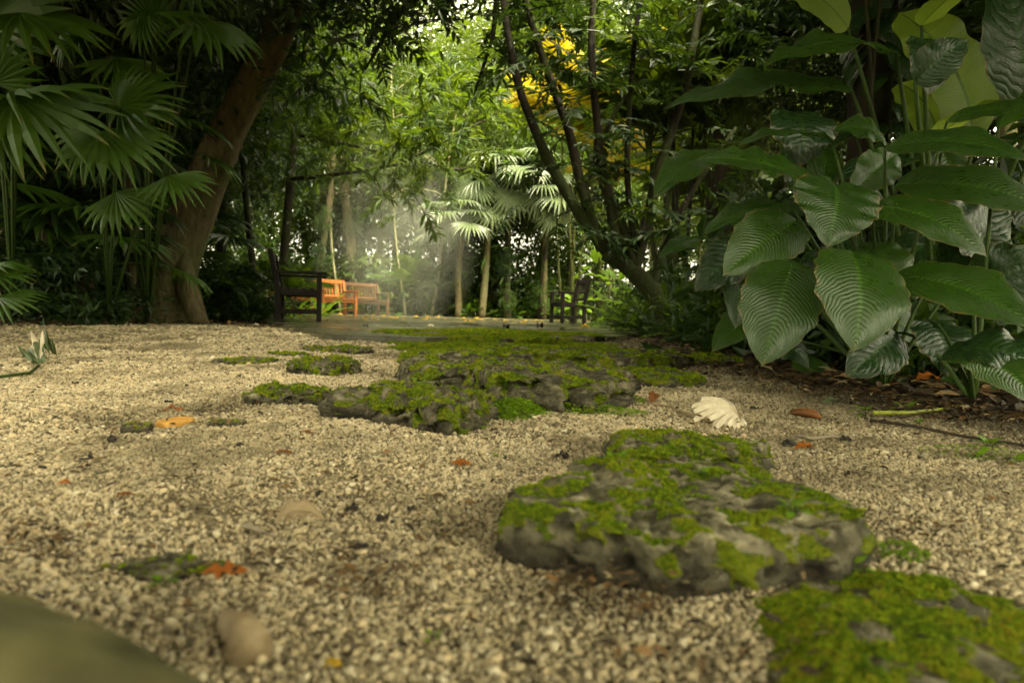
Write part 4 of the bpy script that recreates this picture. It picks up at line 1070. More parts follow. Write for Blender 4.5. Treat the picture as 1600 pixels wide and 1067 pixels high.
for i, (px, d, h, nf, L) in enumerate(((-60, 6.8, .9, 12, .8), (70, 7.6, 1.2, 12, .8), (140, 7.2, .6, 10, .7), (300, 9.6, .8, 10, .75), (200, 8.0, 1.8, 12, .8), (10, 8.4, 2.2, 13, .9))):
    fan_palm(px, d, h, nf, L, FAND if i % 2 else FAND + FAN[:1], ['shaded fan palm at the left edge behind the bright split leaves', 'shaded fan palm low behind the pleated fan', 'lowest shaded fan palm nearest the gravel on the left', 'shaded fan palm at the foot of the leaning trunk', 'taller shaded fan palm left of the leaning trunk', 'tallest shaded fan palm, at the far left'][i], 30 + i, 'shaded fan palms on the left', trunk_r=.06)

# strap leaved / broad leaved clumps
STR = [blade('leaf', M_leaf, PF_strap, 14, 4, .22, .25, seed=s, wave=.1) for s in range(2)]
STRD = [blade('leaf', M_leafD, PF_strap, 14, 4, .22, .25, seed=5, wave=.1)]
STRB = [blade('leaf', M_bigB, PF_strap, 18, 6, .18, .25, seed=7, wave=.15, rip=.01)]
BRD = [blade('leaf', M_big, PF_oval, 16, 8, .14, .2, rip=.012, nrip=10, seed=s, wave=.15) for s in range(2)]
BRB = [blade('leaf', M_bigB, PF_oval, 16, 8, .12, .2, rip=.012, nrip=10, seed=3 + s, wave=.15) for s in range(2)]
BRK = [blade('leaf', M_bigD, PF_oval, 14, 8, .14, .2, rip=.012, nrip=10, seed=8, wave=.15)]
def clump(px, d, meshes, n, L, asp, label, seed, group=None, stalk=.5, el=(75, 10), cat='plant', name='leafy_plant', g=None, smat=None):
    g = G(px, d) if g is None else g; t = thing(name, label, cat, g, 0, group); r = np.random.default_rng(seed)
    mbs = MB()
    for k in range(n):
        a_ = k * 2.4 + r.uniform(-.4, .4); e = R(np.interp(k / n, [0, 1], el) + r.uniform(-8, 8)); l = L * r.uniform(.7, 1.15)
        dv = Vector((math.cos(a_) * math.cos(e), math.sin(a_) * math.cos(e), math.sin(e))); b = dv * stalk * L * r.uniform(.6, 1.1)
        e2 = e - R(35); dv2 = Vector((math.cos(a_) * math.cos(e2), math.sin(a_) * math.cos(e2), math.sin(e2)))
        q = obj('leaf', meshes[k % len(meshes)], t); q.matrix_basis = frame(b, b + dv2, Vector((0, 0, 1)) - dv * .1, l, l * asp, l * max(asp, .3))
        if stalk > .05: mbs.tube([(0, 0, -.02), tuple(b * .5 + Vector((0, 0, .02 * min(1, L * 3)))), tuple(b)], [.008 * max(.4, L) if L > .1 else L * .04] * 3, 5)
    if stalk > .05: obj('stem', mbs.mesh('stem', smat or M_stalk), t)
    return t
clump(455, 12.8, STRB, 14, .75, .16, "bright bird's nest fern behind the nearest dark bench", 1, stalk=.02, el=(85, 35), cat='fern', name='nest_fern')
clump(500, 15.5, STRB, 12, .8, .13, 'strap leaved plant above the bright orange bench', 2, stalk=.05, el=(80, 30))
for i, (px, py, d) in enumerate(((926, 400, 16.0), (962, 425, 14), (900, 462, 18), (995, 455, 9.8), (965, 472, 11))):
    g = G(px, d); hh = (P(px, py, d)).z
    t = clump(px, d, BRB, 11, .55, .45, ('tallest bright broad leaved plant behind the black armchair', 'bright broad leaved plant just right of the black armchair', 'bright broad leaved plant behind the seat of the black armchair', 'low broad leaved plant under the many stemmed tree', 'lowest broad leaved plant at the right end of the terrace')[i], 10 + i, stalk=.45, el=(80, -10))
    t.location.z = max(0, hh - .35)
    if hh > .4: mb = MB(); mb.tube([(0, 0, -t.location.z), (.02, 0, -t.location.z / 2), (0, 0, 0)], [.03, .025, .02], 7); obj('trunk', mb.mesh('trunk', M_barkD), t)
rs = np.random.default_rng(77)
for k in range(20):   # ground cover under the many stemmed tree
    px = 965 + k * 9.5; d = np.interp(px, [960, 1060, 1160], [8.2, 6.4, 4.9]) * rs.uniform(.97, 1.3)
    clump(px, d, [BRD, STR, BRB][k % 3], 12, rs.uniform(.24, .40), .34, 'low leafy plant under the many stemmed tree, %s from the left' % ORD[k], 500 + k, 'ground cover plants under the many stemmed tree', stalk=.7, el=(80, 10))
for k in range(14):
    px = 60 + k * 27 + rs.uniform(-8, 8); clump(px, np.interp(px, [0, 430], [6.4, 9.6]) * rs.uniform(.98, 1.15), [STRD, BRK, STR][k % 3], 12, rs.uniform(.3, .5), .25, 'dark leafy plant at the foot of the left wood, %s from the left' % ORD[k], 530 + k, 'dark plants at the foot of the left wood', stalk=.6, el=(80, 10))
for k in range(12):
    px = 600 + k * 26 + rs.uniform(-8, 8); clump(px, rs.uniform(22, 23.5), [STR, BRD][k % 2], 12, rs.uniform(.5, .9), .22, 'leafy plant at the far edge of the terrace, %s from the left' % ORD[k], 560 + k, 'plants at the far edge of the terrace', stalk=.4, el=(80, 10))

# ================================================================== RIGHT BIG LEAVED PLANT
BL = [blade('leaf', M_big, PF_heart, 60, 26, .12, .16, rip=.006, nrip=26, lobe=.10, wave=.05, seed=1),
      blade('leaf', M_big, PF_broad, 60, 26, .20, .18, rip=.006, nrip=26, wave=.06, seed=2),
      blade('leaf', M_big, PF_oval, 60, 26, .26, .22, rip=.006, nrip=26, wave=.08, seed=3),
      blade('leaf', M_banana, PF_paddle, 60, 16, .32, .22, rip=.006, nrip=55, slant=.1, wave=.08, seed=4),
      blade('leaf', M_bigD, PF_broad, 40, 16, .22, .2, rip=.009, nrip=20, wave=.08, seed=5),
      blade('leaf', M_bigD, PF_oval, 40, 16, .30, .25, rip=.009, nrip=20, wave=.1, seed=6),
      blade('leaf', M_big, PF_broad, 60, 26, .30, .10, rip=.006, nrip=26, wave=.14, seed=12)]
V1 = Vector((0, 0, 1))
def leaves(t, rows, base, prad=.0055, pet=True, pmat=None):
    o = t.location
    for (mi, b, tp, d0, d1, wpx, nn) in rows:
        B, E = P(*b, d0), P(*tp, d1); L = (E - B).length; W = 1.08 * wpx / F * (d0 + d1) / 2
        q = obj('leaf', BL[mi], t); q.matrix_basis = frame(B - o, E - o, nn, L, W, W)
        if pet:
            bb = Vector(base); mid = bb.lerp(B, .6) + Vector((0, 0, .10)); mb = MB(); s_ = np.linspace(0, 1, 9)
            mb.tube([bb.lerp(mid, s).lerp(mid.lerp(B, s), s) - o for s in s_], [prad * (1.5 - .8 * s) for s in s_], 8); obj('stalk', mb.mesh('stalk', pmat or M_stalk), t)
g = T(1385, 590); g = G(1385, 2.35)
t = thing('broad_leaf_plant', 'big glossy plant with heart shaped and hanging ribbed leaves in the right foreground', 'plant', g)
leaves(t, [
    (0, (1306, 290), (1292, 388), 1.95, 1.86, 126, cf + V1 * .55),
    (1, (1328, 392), (1333, 552), 1.85, 1.70, 136, cf + V1 * .35),
    (1, (1238, 408), (1190, 574), 1.95, 1.85, 112, cf * 1 + V1 * .3 + r_ * -.3),
    (1, (1360, 322), (1543, 402), 1.95, 1.78, 98, cf + V1 * .9),
    (1, (1392, 432), (1625, 515), 1.90, 1.62, 112, cf + V1 * .6),
    (1, (1383, 232), (1612, 252), 1.95, 1.75, 95, cf * .7 + V1 * .7),
    (1, (1400, 290), (1650, 335), 2.05, 1.9, 105, cf * .8 + V1 * .7),
    (1, (1480, 190), (1640, 185), 2.15, 2.0, 70, cf * .7 + V1 * .8),
    (2, (1385, 225), (1300, 205), 2.3, 2.3, 60, cf * .7 + V1 * .6),
    (5, (1540, 400), (1440, 330), 2.35, 2.3, 90, cf + V1 * .3),
    (5, (1470, 420), (1560, 300), 2.4, 2.35, 90, cf + V1 * .3),
    (0, (1262, 282), (1086, 250), 2.15, 2.1, 110, cf * .7 + V1),
    (1, (1246, 345), (1128, 432), 2.1, 1.98, 92, cf + V1 * .5),
    (2, (1236, 325), (1098, 366), 2.3, 2.25, 60, cf * .6 + V1),
    (2, (1300, 222), (1152, 228), 2.35, 2.2, 62, cf * .35 + V1),
    (2, (1330, 300), (1402, 240), 2.15, 2.2, 60, cf + V1 * .3),
    (4, (1330, 330), (1375, 300), 2.3, 2.3, 60, cf + V1 * .3),
    (4, (1260, 395), (1310, 470), 2.3, 2.3, 80, cf + V1 * .3),
    (2, (1100, 372), (1028, 405), 2.9, 2.85, 34, cf * .6 + V1),
    (4, (1170, 380), (1085, 455), 2.7, 2.6, 70, cf + V1 * .3),
    (4, (1240, 175), (1250, 262), 2.6, 2.5, 100, cf),
    (2, (1345, 380), (1420, 470), 2.1, 2.0, 70, cf + V1 * .2)], g)
g = G(1530, 2.0); t = thing('broad_leaf_plant', 'second ribbed leaf plant half out of frame at the right edge', 'plant', g)
leaves(t, [
    (1, (1560, 200), (1700, 150), 2.0, 1.9, 110, cf * .5 + V1),
    (4, (1470, 560), (1640, 590), 1.75, 1.6, 130, cf * .6 + V1),
    (1, (1500, 560), (1625, 640), 1.7, 1.5, 120, cf * .8 + V1),
    (4, (1520, 455), (1650, 400), 2.1, 1.9, 100, cf + V1 * .3),
    (4, (1450, 500), (1480, 590), 2.2, 2.1, 90, cf + V1 * .2),
    (4, (1400, 520), (1320, 590), 2.2, 2.1, 80, cf + V1 * .4)], g)
g = G(1470, 3.0); t = thing('banana_plant', 'banana plant with tall pale backlit paddle leaves at the top right', 'plant', g)
leaves(t, [
    (3, (1520, 225), (1405, 20), 2.9, 2.9, 105, cf + V1 * .25),
    (3, (1470, 240), (1405, 130), 3.0, 3.1, 70, cf + V1 * .1),
    (3, (1325, 45), (1200, -35), 3.0, 3.0, 60, cf + V1 * .2),
    (6, (1400, 85), (1190, 105), 2.6, 2.5, 85, cf * .6 + V1 * .8),
    (6, (1330, 140), (1035, 172), 2.7, 2.8, 84, cf * .65 + V1 * .8),
    (3, (1640, 190), (1530, 70), 2.8, 2.9, 44, cf + V1 * .4),
    (5, (1610, 200), (1565, -60), 2.6, 2.6, 90, cf * .9 + r_ * -.5),
    (3, (1440, 40), (1560, -30), 2.8, 2.9, 50, cf * .4 + V1),
    (4, (1430, 130), (1515, 62), 2.3, 2.2, 62, cf + V1 * .4),
    (4, (1440, 60), (1450, 150), 2.5, 2.4, 70, cf),
    (3, (1450, 230), (1640, 160), 2.7, 2.6, 80, cf * .3 + V1)], g, .009)
trunk_part(t, [g + Vector((0, 0, -.05)), g + Vector((.02, 0, .5)), P(1490, 260, 3.0)], [.06, .05, .03], M_cane)
rx = np.random.default_rng(90); g = G(1420, 2.9); t = thing('broad_leaf_plant', 'dim broad leaved plant filling the shade behind the front ribbed leaves', 'plant', g); rows = []
for k in range(26):
    bx_, by_ = rx.uniform(1130, 1620), rx.uniform(190, 560); a_ = rx.uniform(.2, 2.9); ln = rx.uniform(90, 190); d = rx.uniform(2.6, 3.2)
    rows.append((int(rx.choice([2, 4, 5, 1])), (bx_, by_), (bx_ + math.cos(a_) * ln, by_ + math.sin(a_) * ln * .8), d, d - .12, rx.uniform(45, 80), cf * rx.uniform(.4, 1) + V1 * rx.uniform(.4, 1)))
leaves(t, rows, g, .006)
# trunk with climber
g = G(1368, 3.5); t = thing('vine_clad_tree', 'black vine covered trunk standing behind the heart shaped leaf', 'tree', g)
trunk_part(t, wobble(g - Vector((0, 0, .1)), P(1362, -330, 3.5), 12, .01, 6), [.10] * 13, M_barkD, n=18, wob=.3)
IV = [blade('leaf', M_bigD, PF_heart, 10, 6, .1, .15, lobe=.1, seed=9), blade('leaf', M_leafD, PF_broad, 10, 6, .1, .15, seed=10)]
rv = np.random.default_rng(5)
for k in range(150):
    zz = rv.uniform(.3, 2.9); a_ = rv.uniform(math.pi, 2 * math.pi); q = Vector((math.cos(a_) * .12, math.sin(a_) * .12, zz)); d_ = Vector((math.cos(a_) * .5 + rv.normal() * .3, math.sin(a_) * .5, -.9)); s_ = rv.uniform(.13, .26)
    o = obj('leaf', IV[k % 2], t); o.matrix_basis = frame(q, q + d_, Vector((math.cos(a_), math.sin(a_), .4)), s_, s_ * .6, s_)
for k, xx in enumerate((-.12, .1, -.2)):
    trunk_part(t, wobble(g + Vector((xx, -.1, 0)), g + Vector((xx * 1.4, -.1, 3)), 10, .02, 70 + k), [.009] * 11, M_barkD, 'vine', 6)
for k, (a_, b_, c_) in enumerate(((1750, -420, 3.4), (1200, -560, 3.6), (1480, -780, 2.5))): c = obj('crown', CR[3], t); c.location = P(a_, b_, c_) - g; c.scale = (.55,) * 3; c.rotation_euler = (0, 0, k * 2)  # out-of-view crowns added overhead to shade the big leaved plants
for k in range(1): c = obj('crown', CR[3], t); c.location = (rv.uniform(-1, 1.2), rv.uniform(-.5, 1), 4.6 + k * .7); c.scale = (.9,) * 3; c.rotation_euler = (0, 0, k * 2)
cane_palm(1640, 3.2, 2, 1.5, 5, 1.1, PIN_D, 'dark feathery palm behind the banana plant at the right edge', 11, spread=.3)

# ================================================================== SMALL THINGS ON THE GROUND
def lit(px, py, L, W, rz, mat, label, cat='leaf', name='fallen_leaf', curl=.35, z=.004, group=None, pf=PF_oval, fold=.5, tilt=(.22, 0), zs=0):
    z += .005; p = T(px, py, zs); me = blade(name, mat, pf, 12, 6, curl, fold, wave=.35, seed=int(px * 7 + py) % 99)
    o = obj(name, me); o.matrix_basis = Matrix.Translation((p.x, p.y, zs + z)) @ Matrix.Rotation(rz, 4, 'Z') @ Matrix.Rotation(tilt[0], 4, 'X') @ Matrix.Rotation(tilt[1], 4, 'Y') @ Matrix.Translation((-L / 2, 0, 0)) @ Matrix.Diagonal((L, W, W, 1))
    return tag(o, label, cat, group)
lit(352, 918, .040, .017, R(8), M_rust, 'bright rust brown leaf on the gravel at the lower left', z=.009, curl=.12, fold=.2)
lit(720, 737, .032, .020, R(-12), M_rust, 'small rust coloured leaf lying between the long low rock and the largest stone', z=.008, fold=.2, curl=.1)
lit(476, 686, .034, .012, R(2), M_dead, 'narrow curled brown leaf below the long low rock', z=.007, curl=.1)
lit(443, 718, .032, .011, R(4), M_dead, 'thin brown leaf just below the narrow curled leaf', z=.005)
lit(1258, 712, .045, .02, R(15), M_rust, 'orange brown leaf right of the mossy stones', z=.008)
lit(195, 790, .025, .01, R(30), M_dead, 'dark brown leaf fragment at the far left of the foreground', z=.006)
lit(100, 770, .015, .01, R(30), M_rust, 'tiny orange leaf scrap near the left edge', z=.006)
lit(835, 634, .075, .03, R(40), M_leafY, 'green lance shaped leaf leaning up from the clover', z=.03, tilt=(0, R(-35)), curl=.05, fold=.2)
lit(468, 840, .05, .04, R(15), M_drytan, 'crumpled tan dead leaf left of centre in the foreground', z=.012, fold=.9, curl=.3)
lit(440, 828, .035, .025, R(-30), M_drytan, 'pale round dry leaf beside the crumpled tan leaf', z=.010, fold=.2)
lit(1450, 610, .10, .055, R(10), M_rust, 'large russet dead leaf under the second ribbed plant', z=.03, fold=.7)
lit(1350, 590, .09, .05, R(30), M_dead, 'dark brown dead leaf under the hanging ribbed leaf', z=.03, fold=.8)
lit(1430, 572, .16, .07, R(-5), M_dead, 'long reddish dead leaf deep in the bed at the right', z=.06, fold=.6)
lit(1300, 640, .06, .03, R(15), M_silver, 'pale green withered leaf right of the brown seed pod', z=.012, fold=.6)
lit(1410, 615, .05, .035, R(60), M_silver, 'grey green round leaf standing in the bed litter', z=.03, tilt=(0, R(-50)))
lit(1020, 632, .06, .03, R(70), M_dead, 'brown scrap of leaf at the right foot of the rock ridge', z=.012, tilt=(.3, R(-20)))
lit(560, 522, .06, .04, 0, M_white, 'pale round leaf at the terrace kerb', z=.01)
lit(400, 512, .08, .04, 0, M_white, 'whitish curled leaf at the far left of the gravel', z=.02)
lit(270, 650, .05, .02, R(10), M_dead, 'brown twiggy scrap above the orange stone', z=.006)
lit(1280, 906, .03, .02, R(70), M_greenstalk, 'yellow leaf folded into a cone at the moss edge', z=.015, tilt=(0, R(-70)), fold=1.3)
lit(520, 1066, .012, .008, R(10), M_yel, 'yellow leaf scrap at the bottom edge', z=.006)
# orange flat stone
stone([(244, 660), (262, 654), (296, 650), (304, 653), (288, 660), (252, 664)], .006, 'flat orange stone sunk in the gravel on the left', mossy=-1, seed=60, mat=M_orange, tuft=0, rings=14, nang=50, name='flat_stone')
stone([(322, 662), (340, 656), (375, 655), (385, 659), (350, 664)], .008, 'dull grey stone fragment right of the flat orange stone', mossy=.3, seed=61, rings=14, nang=50, name='flat_stone')
stone([(190, 668), (215, 660), (240, 662), (225, 672)], .008, 'grey green stone fragment left of the flat orange stone', mossy=.3, seed=62, rings=14, nang=50, name='flat_stone')
# white dried fan leaf with stalk
t = thing('dried_flower_bract', 'white ribbed dried leaf curled like a shell, on a long pale stalk', 'dried leaf', T(1125, 662))
o = t.location
mb = MB(); nseg = 12; hub = Vector((.042, -.004, .012))
ends = [Vector(e) for e in ((.045, .045, .040), (.0, .055, .052), (-.045, .035, .050), (-.070, .0, .030), (-.060, -.030, .012), (-.02, -.048, .004), (.020, -.046, .002), (.056, -.026, .004))]
def endp(u):
    x_ = u * (len(ends) - 1); k = min(int(x_), len(ends) - 2); return ends[k].lerp(ends[k + 1], x_ - k)
rbr = np.random.default_rng(4)
for i in range(nseg):
    V = []; jl = rbr.uniform(.88, 1.08); ctrlz = .050
    for k in range(10):
        s_ = k / 9
        for u, off in ((i / nseg, -.0035), ((i + .5) / nseg, .003), ((i + 1) / nseg, -.0035)):
            u2 = u if s_ < .92 else u + ((i + .5) / nseg - u) * ((s_ - .92) / .08) ** 1.5 * .5
            e = endp(u2); c_ = hub + (e - hub) * .42 + Vector((0, 0, ctrlz * (.35 + .65 * math.sin(math.pi * min(1, u * 1.15)))))
            tt = s_ * jl; p_ = hub * (1 - tt) ** 2 + c_ * 2 * tt * (1 - tt) + e * tt * tt + Vector((0, -.3, 1)) * off * min(1, s_ * 3); V.append(tuple(p_))
    Q_ = []
    for k in range(9): b_ = k * 3; Q_ += [(b_, b_ + 3, b_ + 4, b_ + 1), (b_ + 1, b_ + 4, b_ + 5, b_ + 2)]
    mb.add(V, Q_)
q = obj('blade', mb.mesh('blade', M_white, False), t)
ps = [T(1155, 655) + Vector((0, 0, .012)), T(1140, 662) + Vector((0, 0, .006)), T(1115, 663) + Vector((0, 0, .006)), T(1080, 655) + Vector((0, 0, .008)), T(1045, 640) + Vector((0, 0, .008)), T(1010, 636) + Vector((0, 0, .01)), T(1000, 642) + Vector((0, 0, .006))]
mb = MB(); mb.tube([p - o for p in ps], [.0055, .005, .0045, .004, .0035, .003, .003], 8); obj('stalk', mb.mesh('stalk', M_drytan), t)
def twig(pts, r, mat, label, name='twig', lift=.006, cat='twig'):
    ps = [T(*p) + Vector((0, 0, lift)) for p in pts]; t0 = ps[0]; mb = MB(); mb.tube([p - t0 for p in ps], [r * (1 - .5 * i / len(ps)) for i in range(len(ps))], 7)
    o = obj(name, mb.mesh(name, mat)); o.location = t0; return tag(o, label, cat)
twig([(1365, 652), (1420, 652), (1480, 645), (1550, 628)], .006, M_greenstalk, 'long yellow green stalk lying along the edge of the bed', 'leaf_stalk', .012, 'stalk')
twig([(1360, 660), (1430, 670), (1500, 685), (1600, 700), (1700, 715)], .004, M_twigD, 'long dark twig running out of the right edge')
twig([(1243, 684), (1270, 690), (1300, 686), (1335, 690)], .004, M_twig, 'pale bent twig on the gravel right of the mossy stones')
twig([(380, 832), (405, 840), (432, 850)], .0028, M_twig, 'short grey stick by the crumpled tan leaf', lift=.008)
twig([(600, 668), (640, 675), (660, 690)], .003, M_twigD, 'thin brown twig below the long low rock')
twig([(960, 716), (1010, 714), (1048, 713)], .004, M_twig, 'stubby stick resting between the two nearest mossy stones', lift=.04)
twig([(40, 516), (100, 514), (150, 515)], .006, M_greenstalk, 'green stalk lying at the edge of the left wood', 'leaf_stalk', .01, 'stalk')
twig([(570, 905), (600, 880), (640, 860)], .0012, M_twig, 'very thin straw in the middle foreground')
twig([(900, 512), (960, 517), (1100, 530)], .008, M_twigD, 'dark stick in front of the ground cover')
t = thing('cut_flower', 'pale green wilted flower with a long stalk on the gravel at far left', 'flower', T(60, 578)); o = t.location
for k, (a_, b_, m_) in enumerate((((60, 574), (35, 566), M_silver), ((60, 574), (95, 562), M_silver), ((62, 574), (80, 560), M_white), ((60, 574), (72, 578), M_silver))):
    B = T(*a_) + Vector((0, 0, .012)); E = B + (T(*b_) - T(*a_)) * .8 + Vector((0, 0, .010)); q = obj('petal', blade('petal', m_, PF_broad, 10, 6, .15, .5, seed=k, wave=.2), t); L = max(.05, (E - B).length); q.matrix_basis = frame(B - o, E - o, V1 + cf * .5, L, .045, L)
mb = MB(); mb.tube([T(60, 576) - o + Vector((0, 0, .01)), T(45, 587) - o + Vector((0, 0, .008)), T(0, 593) - o + Vector((0, 0, .008)), T(-40, 596) - o], [.005] * 4, 7); obj('stalk', mb.mesh('stalk', M_stalk), t)
# black seed clots and debris
def clot(px, py, s, label, mat=None, name='rotten_seed_head', cat='debris'):
    p = T(px, py); r = np.random.default_rng(int(px + py)); mb = MB()
    for k in range(7):
        a_ = Vector((r.normal() * s * .5, r.normal() * s * .4, abs(r.normal()) * s * .25)); V, Fc = ico(1); V = V * (s * r.uniform(.2, .42)) * (1 + .3 * r.normal(size=(len(V), 1)) * .4) + np.array(a_); mb.add(V, [], Fc)
    o = obj(name, mb.mesh(name, mat or M_dryblack, False)); o.location = p + Vector((0, 0, .003)); return tag(o, label, cat)
for px, py, s, lab in ((178, 690, .012, 'black clot of debris on the left gravel'), (374, 700, .012, 'black forked clot left of centre'), (137, 722, .009, 'small black clot near the left edge'), (60, 738, .009, 'dark crumb nearest the left edge'), (790, 560 + 160, .009, 'black crumb left of the mossy stone top'), (878, 718, .012, 'dark crumb against the mossy stone behind the largest one'), (1230, 697, .014, 'dark clump right of the mossy stones'), (1325, 690, .012, 'black frayed clump at the end of the pale bent twig'), (596, 815, .010, 'black crumb in the middle foreground'), (640, 800, .007, 'tiny black crumb above the middle foreground'), (370, 572 + 20, .012, 'dark crumb left of the low moss covered stone'), (808, 1020, .005, 'black hole like crumb at the bottom centre'), (935, 693, .009, 'dark crumb at the left of the mossy stone top'), (180, 735, .01, 'dark flattened clot below the small black clot'), (550, 800, .010, 'dark knot of debris left of the largest stone'), (500, 775, .007, 'little black crumb above the crumpled tan leaf'), (265, 630, .009, 'dark crumb above the flat orange stone'), (120, 600, .009, 'dark seed on the far left gravel'), (430, 540, .010, 'dark curled scrap near the flush mossy stone'), (90, 855, .008, 'black crumb in the near left gravel'), (560, 860, .008, 'black crumb in the near middle gravel'), (1440, 720, .010, 'dark crumb under the long dark twig'), (1500, 770, .008, 'dark crumb at the right of the gravel'), (1180, 640, .009, 'dark crumb behind the white dried leaf')):
    clot(px, py, s, lab)
# small seed pod
t = thing('seed_pod', 'brown knobbly seed pod on the gravel right of the white dried leaf', 'seed pod', T(1262, 655)); o = t.location
mb = MB(); mb.tube([T(1238, 650) - o + Vector((0, 0, .012)), T(1255, 653) - o + Vector((0, 0, .014)), T(1272, 655) - o + Vector((0, 0, .012)), T(1282, 657) - o + Vector((0, 0, .008))], [.008, .012, .011, .004], 10, wob=.5); obj('pod', mb.mesh('pod', M_dead), t)
# shell-like broken husk at the bottom
t = thing('broken_husk', 'hollow pale broken husk with a dark opening at the bottom left', 'husk', T(385, 1040)); o = t.location
mb = MB(); a0 = T(355, 970) - o + Vector((0, 0, .004)); a1 = T(372, 1005) - o + Vector((0, 0, .010)); a2 = T(392, 1038) - o + Vector((0, 0, .012)); a3 = a1 * .4 + a2 * .6
V, Q, Tt, uv = tube([a0, a0.lerp(a2, .25), a1, a2, a2 + (a1 - a2) * .1, a3, a1], [.006, .010, .0125, .0145, .0125, .010, .004], 16, wob=.25, cap=False); mb.add(V, Q, [], uv)
obj('shell', mb.mesh('shell', M_drytan), t)
# seedlings & clover
SE = [blade('leaf', M_bigB, PF_heart, 6, 4, .1, .2, lobe=.08, seed=1)]
def seedling(px, py, s, n, label, seed, zs=0, group=None, el=(70, 10)):
    g = T(px, py, zs); return clump(0, 0, SE, n, s, .8, label, seed, group, stalk=.9, el=el, g=g, name='seedling', cat='seedling')
for i, (px, py, s, n, zs, lab) in enumerate(((255, 918, .012, 5, 0, 'small two leaved seedling beside the dark half buried stone'), (515, 655, .02, 5, 0, 'seedling at the left tip of the long low rock'), (655, 605, .028, 5, .05, 'seedling on the left crest of the long low rock'), (600 + 62, 665 + 22, .010, 6, 0, 'seedling at the front foot of the long low rock'),
        (790, 605, .025, 6, .06, 'round leaved sprig growing from the face of the rock ridge'), (735, 565, .03, 7, .08, 'sprig of round leaves on top of the rock ridge'), (780, 720, .012, 5, 0, 'single seedling in the gravel above the largest stone'), (660, 735, .008, 4, 0, 'minute seedling in mid gravel'),
        (965, 728, .018, 8, .045, 'bright seedling in the moss of the largest stone'), (1100, 745, .012, 7, .05, 'little sprout on the centre of the largest stone'), (1240, 800, .014, 8, .05, 'sprout cluster on the right of the largest stone'), (1330, 895, .012, 7, .01, 'bright sprout between the largest stone and the moss carpet'), (1400, 880, .016, 8, 0, 'clover sprout above the moss carpet'),
        (1415, 645, .03, 7, 0, 'green seedling beside the long yellow green stalk'), (1350, 620 + 28, .02, 8, 0, 'bright seedling next to the pale withered leaf'), (1545, 700, .02, 9, 0, 'seedling by the long dark twig'), (1530, 722, .018, 9, 0, 'seedling in the gravel at the right'), (1435, 665, .014, 8, 0, 'tiny green weed below the yellow green stalk'), (1590, 730, .018, 8, 0, 'seedling at the right edge of the gravel'), (680, 1000, .006, 5, 0, 'tiny green speck of a seedling in the near gravel'))):
    seedling(px, py, s, n, lab, 700 + i, zs)
def patch(px, py, rx, ry, n, s, label, seed, h=.02):
    g = T(px, py); r = np.random.default_rng(seed); a_ = r.uniform(0, 6.28, n); q = np.sqrt(r.uniform(size=n))
    pos = np.stack([np.cos(a_) * q * rx, np.sin(a_) * q * ry, h * (1 - q ** 2) * r.uniform(.4, 1, n) + .010], -1); b_ = r.uniform(0, 6.28, n)
    V, Q, Tt, k = many_leaves(pos, np.stack([np.cos(b_), np.sin(b_), r.uniform(-.2, .5, n)], -1), np.stack([r.normal(size=n) * .3, r.normal(size=n) * .3, np.ones(n)], -1), s * r.uniform(.6, 1.3, n), s * r.uniform(.6, 1.1, n), True)
    o = obj('clover', mesh('clover', V, [Tt], M_clover, uv=np.zeros((len(V), 2)), var=np.repeat(r.uniform(0, 1, n), k), smooth=False)); o.location = (g.x, g.y, 0); tag(o, label, kind='stuff')
M_clover = leafmat('clover', (.12, .22, .006), (.25, .40, .010), (.40, .6, .02), .4)
patch(800, 652, .085, .12, 3600, .008, 'bright green clover spilling over the gravel', 1, .035)
patch(885, 648, .20, .06, 1600, .007, 'clover fringe along the front of the rock ridge', 2, .02)
patch(985, 632, .04, .04, 300, .008, 'clover at the right end of the rock ridge', 3, .02)
patch(1400, 875, .03, .03, 140, .006, 'clover above the near moss carpet', 4, .01)
patch(760, 590, .05, .05, 700, .007, 'yellow green clover cushion on the rock ridge', 5, .11)
patch(1520, 715, .10, .06, 260, .006, 'thin weeds in the right gravel', 6, .01)
# dead leaves in the beds
def litter(name, poly_fn, n, smin, smax, mats, seed, label):
    r = np.random.default_rng(seed); mb = MB(); P_ = poly_fn(r, n); n = len(P_); a_ = r.uniform(0, 6.28, n); s_ = r.uniform(smin, smax, n)
    V, Q, Tt, k = many_leaves(np.column_stack([P_, r.uniform(.0, .03, n)]), np.stack([np.cos(a_), np.sin(a_), r.normal(size=n) * .25], -1), np.stack([r.normal(size=n) * .4, r.normal(size=n) * .4, np.ones(n)], -1), s_, s_ * r.uniform(.3, .6, n))
    o = obj(name, mesh(name, V, [Q, Tt], mats, uv=np.zeros((len(V), 2)), var=np.repeat(r.uniform(0, 1, n), k), smooth=False)); tag(o, label, kind='stuff')
M_litter = NB('leaf_litter'); _q = M_litter.attr('var')
M_litter = M_litter.done(M_litter.bsdf(M_litter.ramp(_q, [(0, (.012, .009, .005)), (.4, (.035, .022, .010)), (.75, (.085, .05, .018)), (.94, (.15, .08, .025)), (1, (.34, .27, .15))]), .7, spec=.3))
def edge_pts(line, spread, inward=0):
    def fn(r, n):
        L = [np.array((p[0], p[1])) for p in line]; seg = r.integers(0, len(L) - 1, n); t_ = r.uniform(size=n)
        q = np.array([L[s] + (L[s + 1] - L[s]) * u for s, u in zip(seg, t_)]); d_ = np.abs(q[:, 1:2]) / 6
        return q + r.normal(size=(n, 2)) * spread * np.maximum(.3, d_)
    return fn
litter('leaf_litter', edge_pts([(p.x, p.y) for p in bl], .45), 2600, .04, .13, M_litter, 1, 'brown fallen leaves along the foot of the left wood')
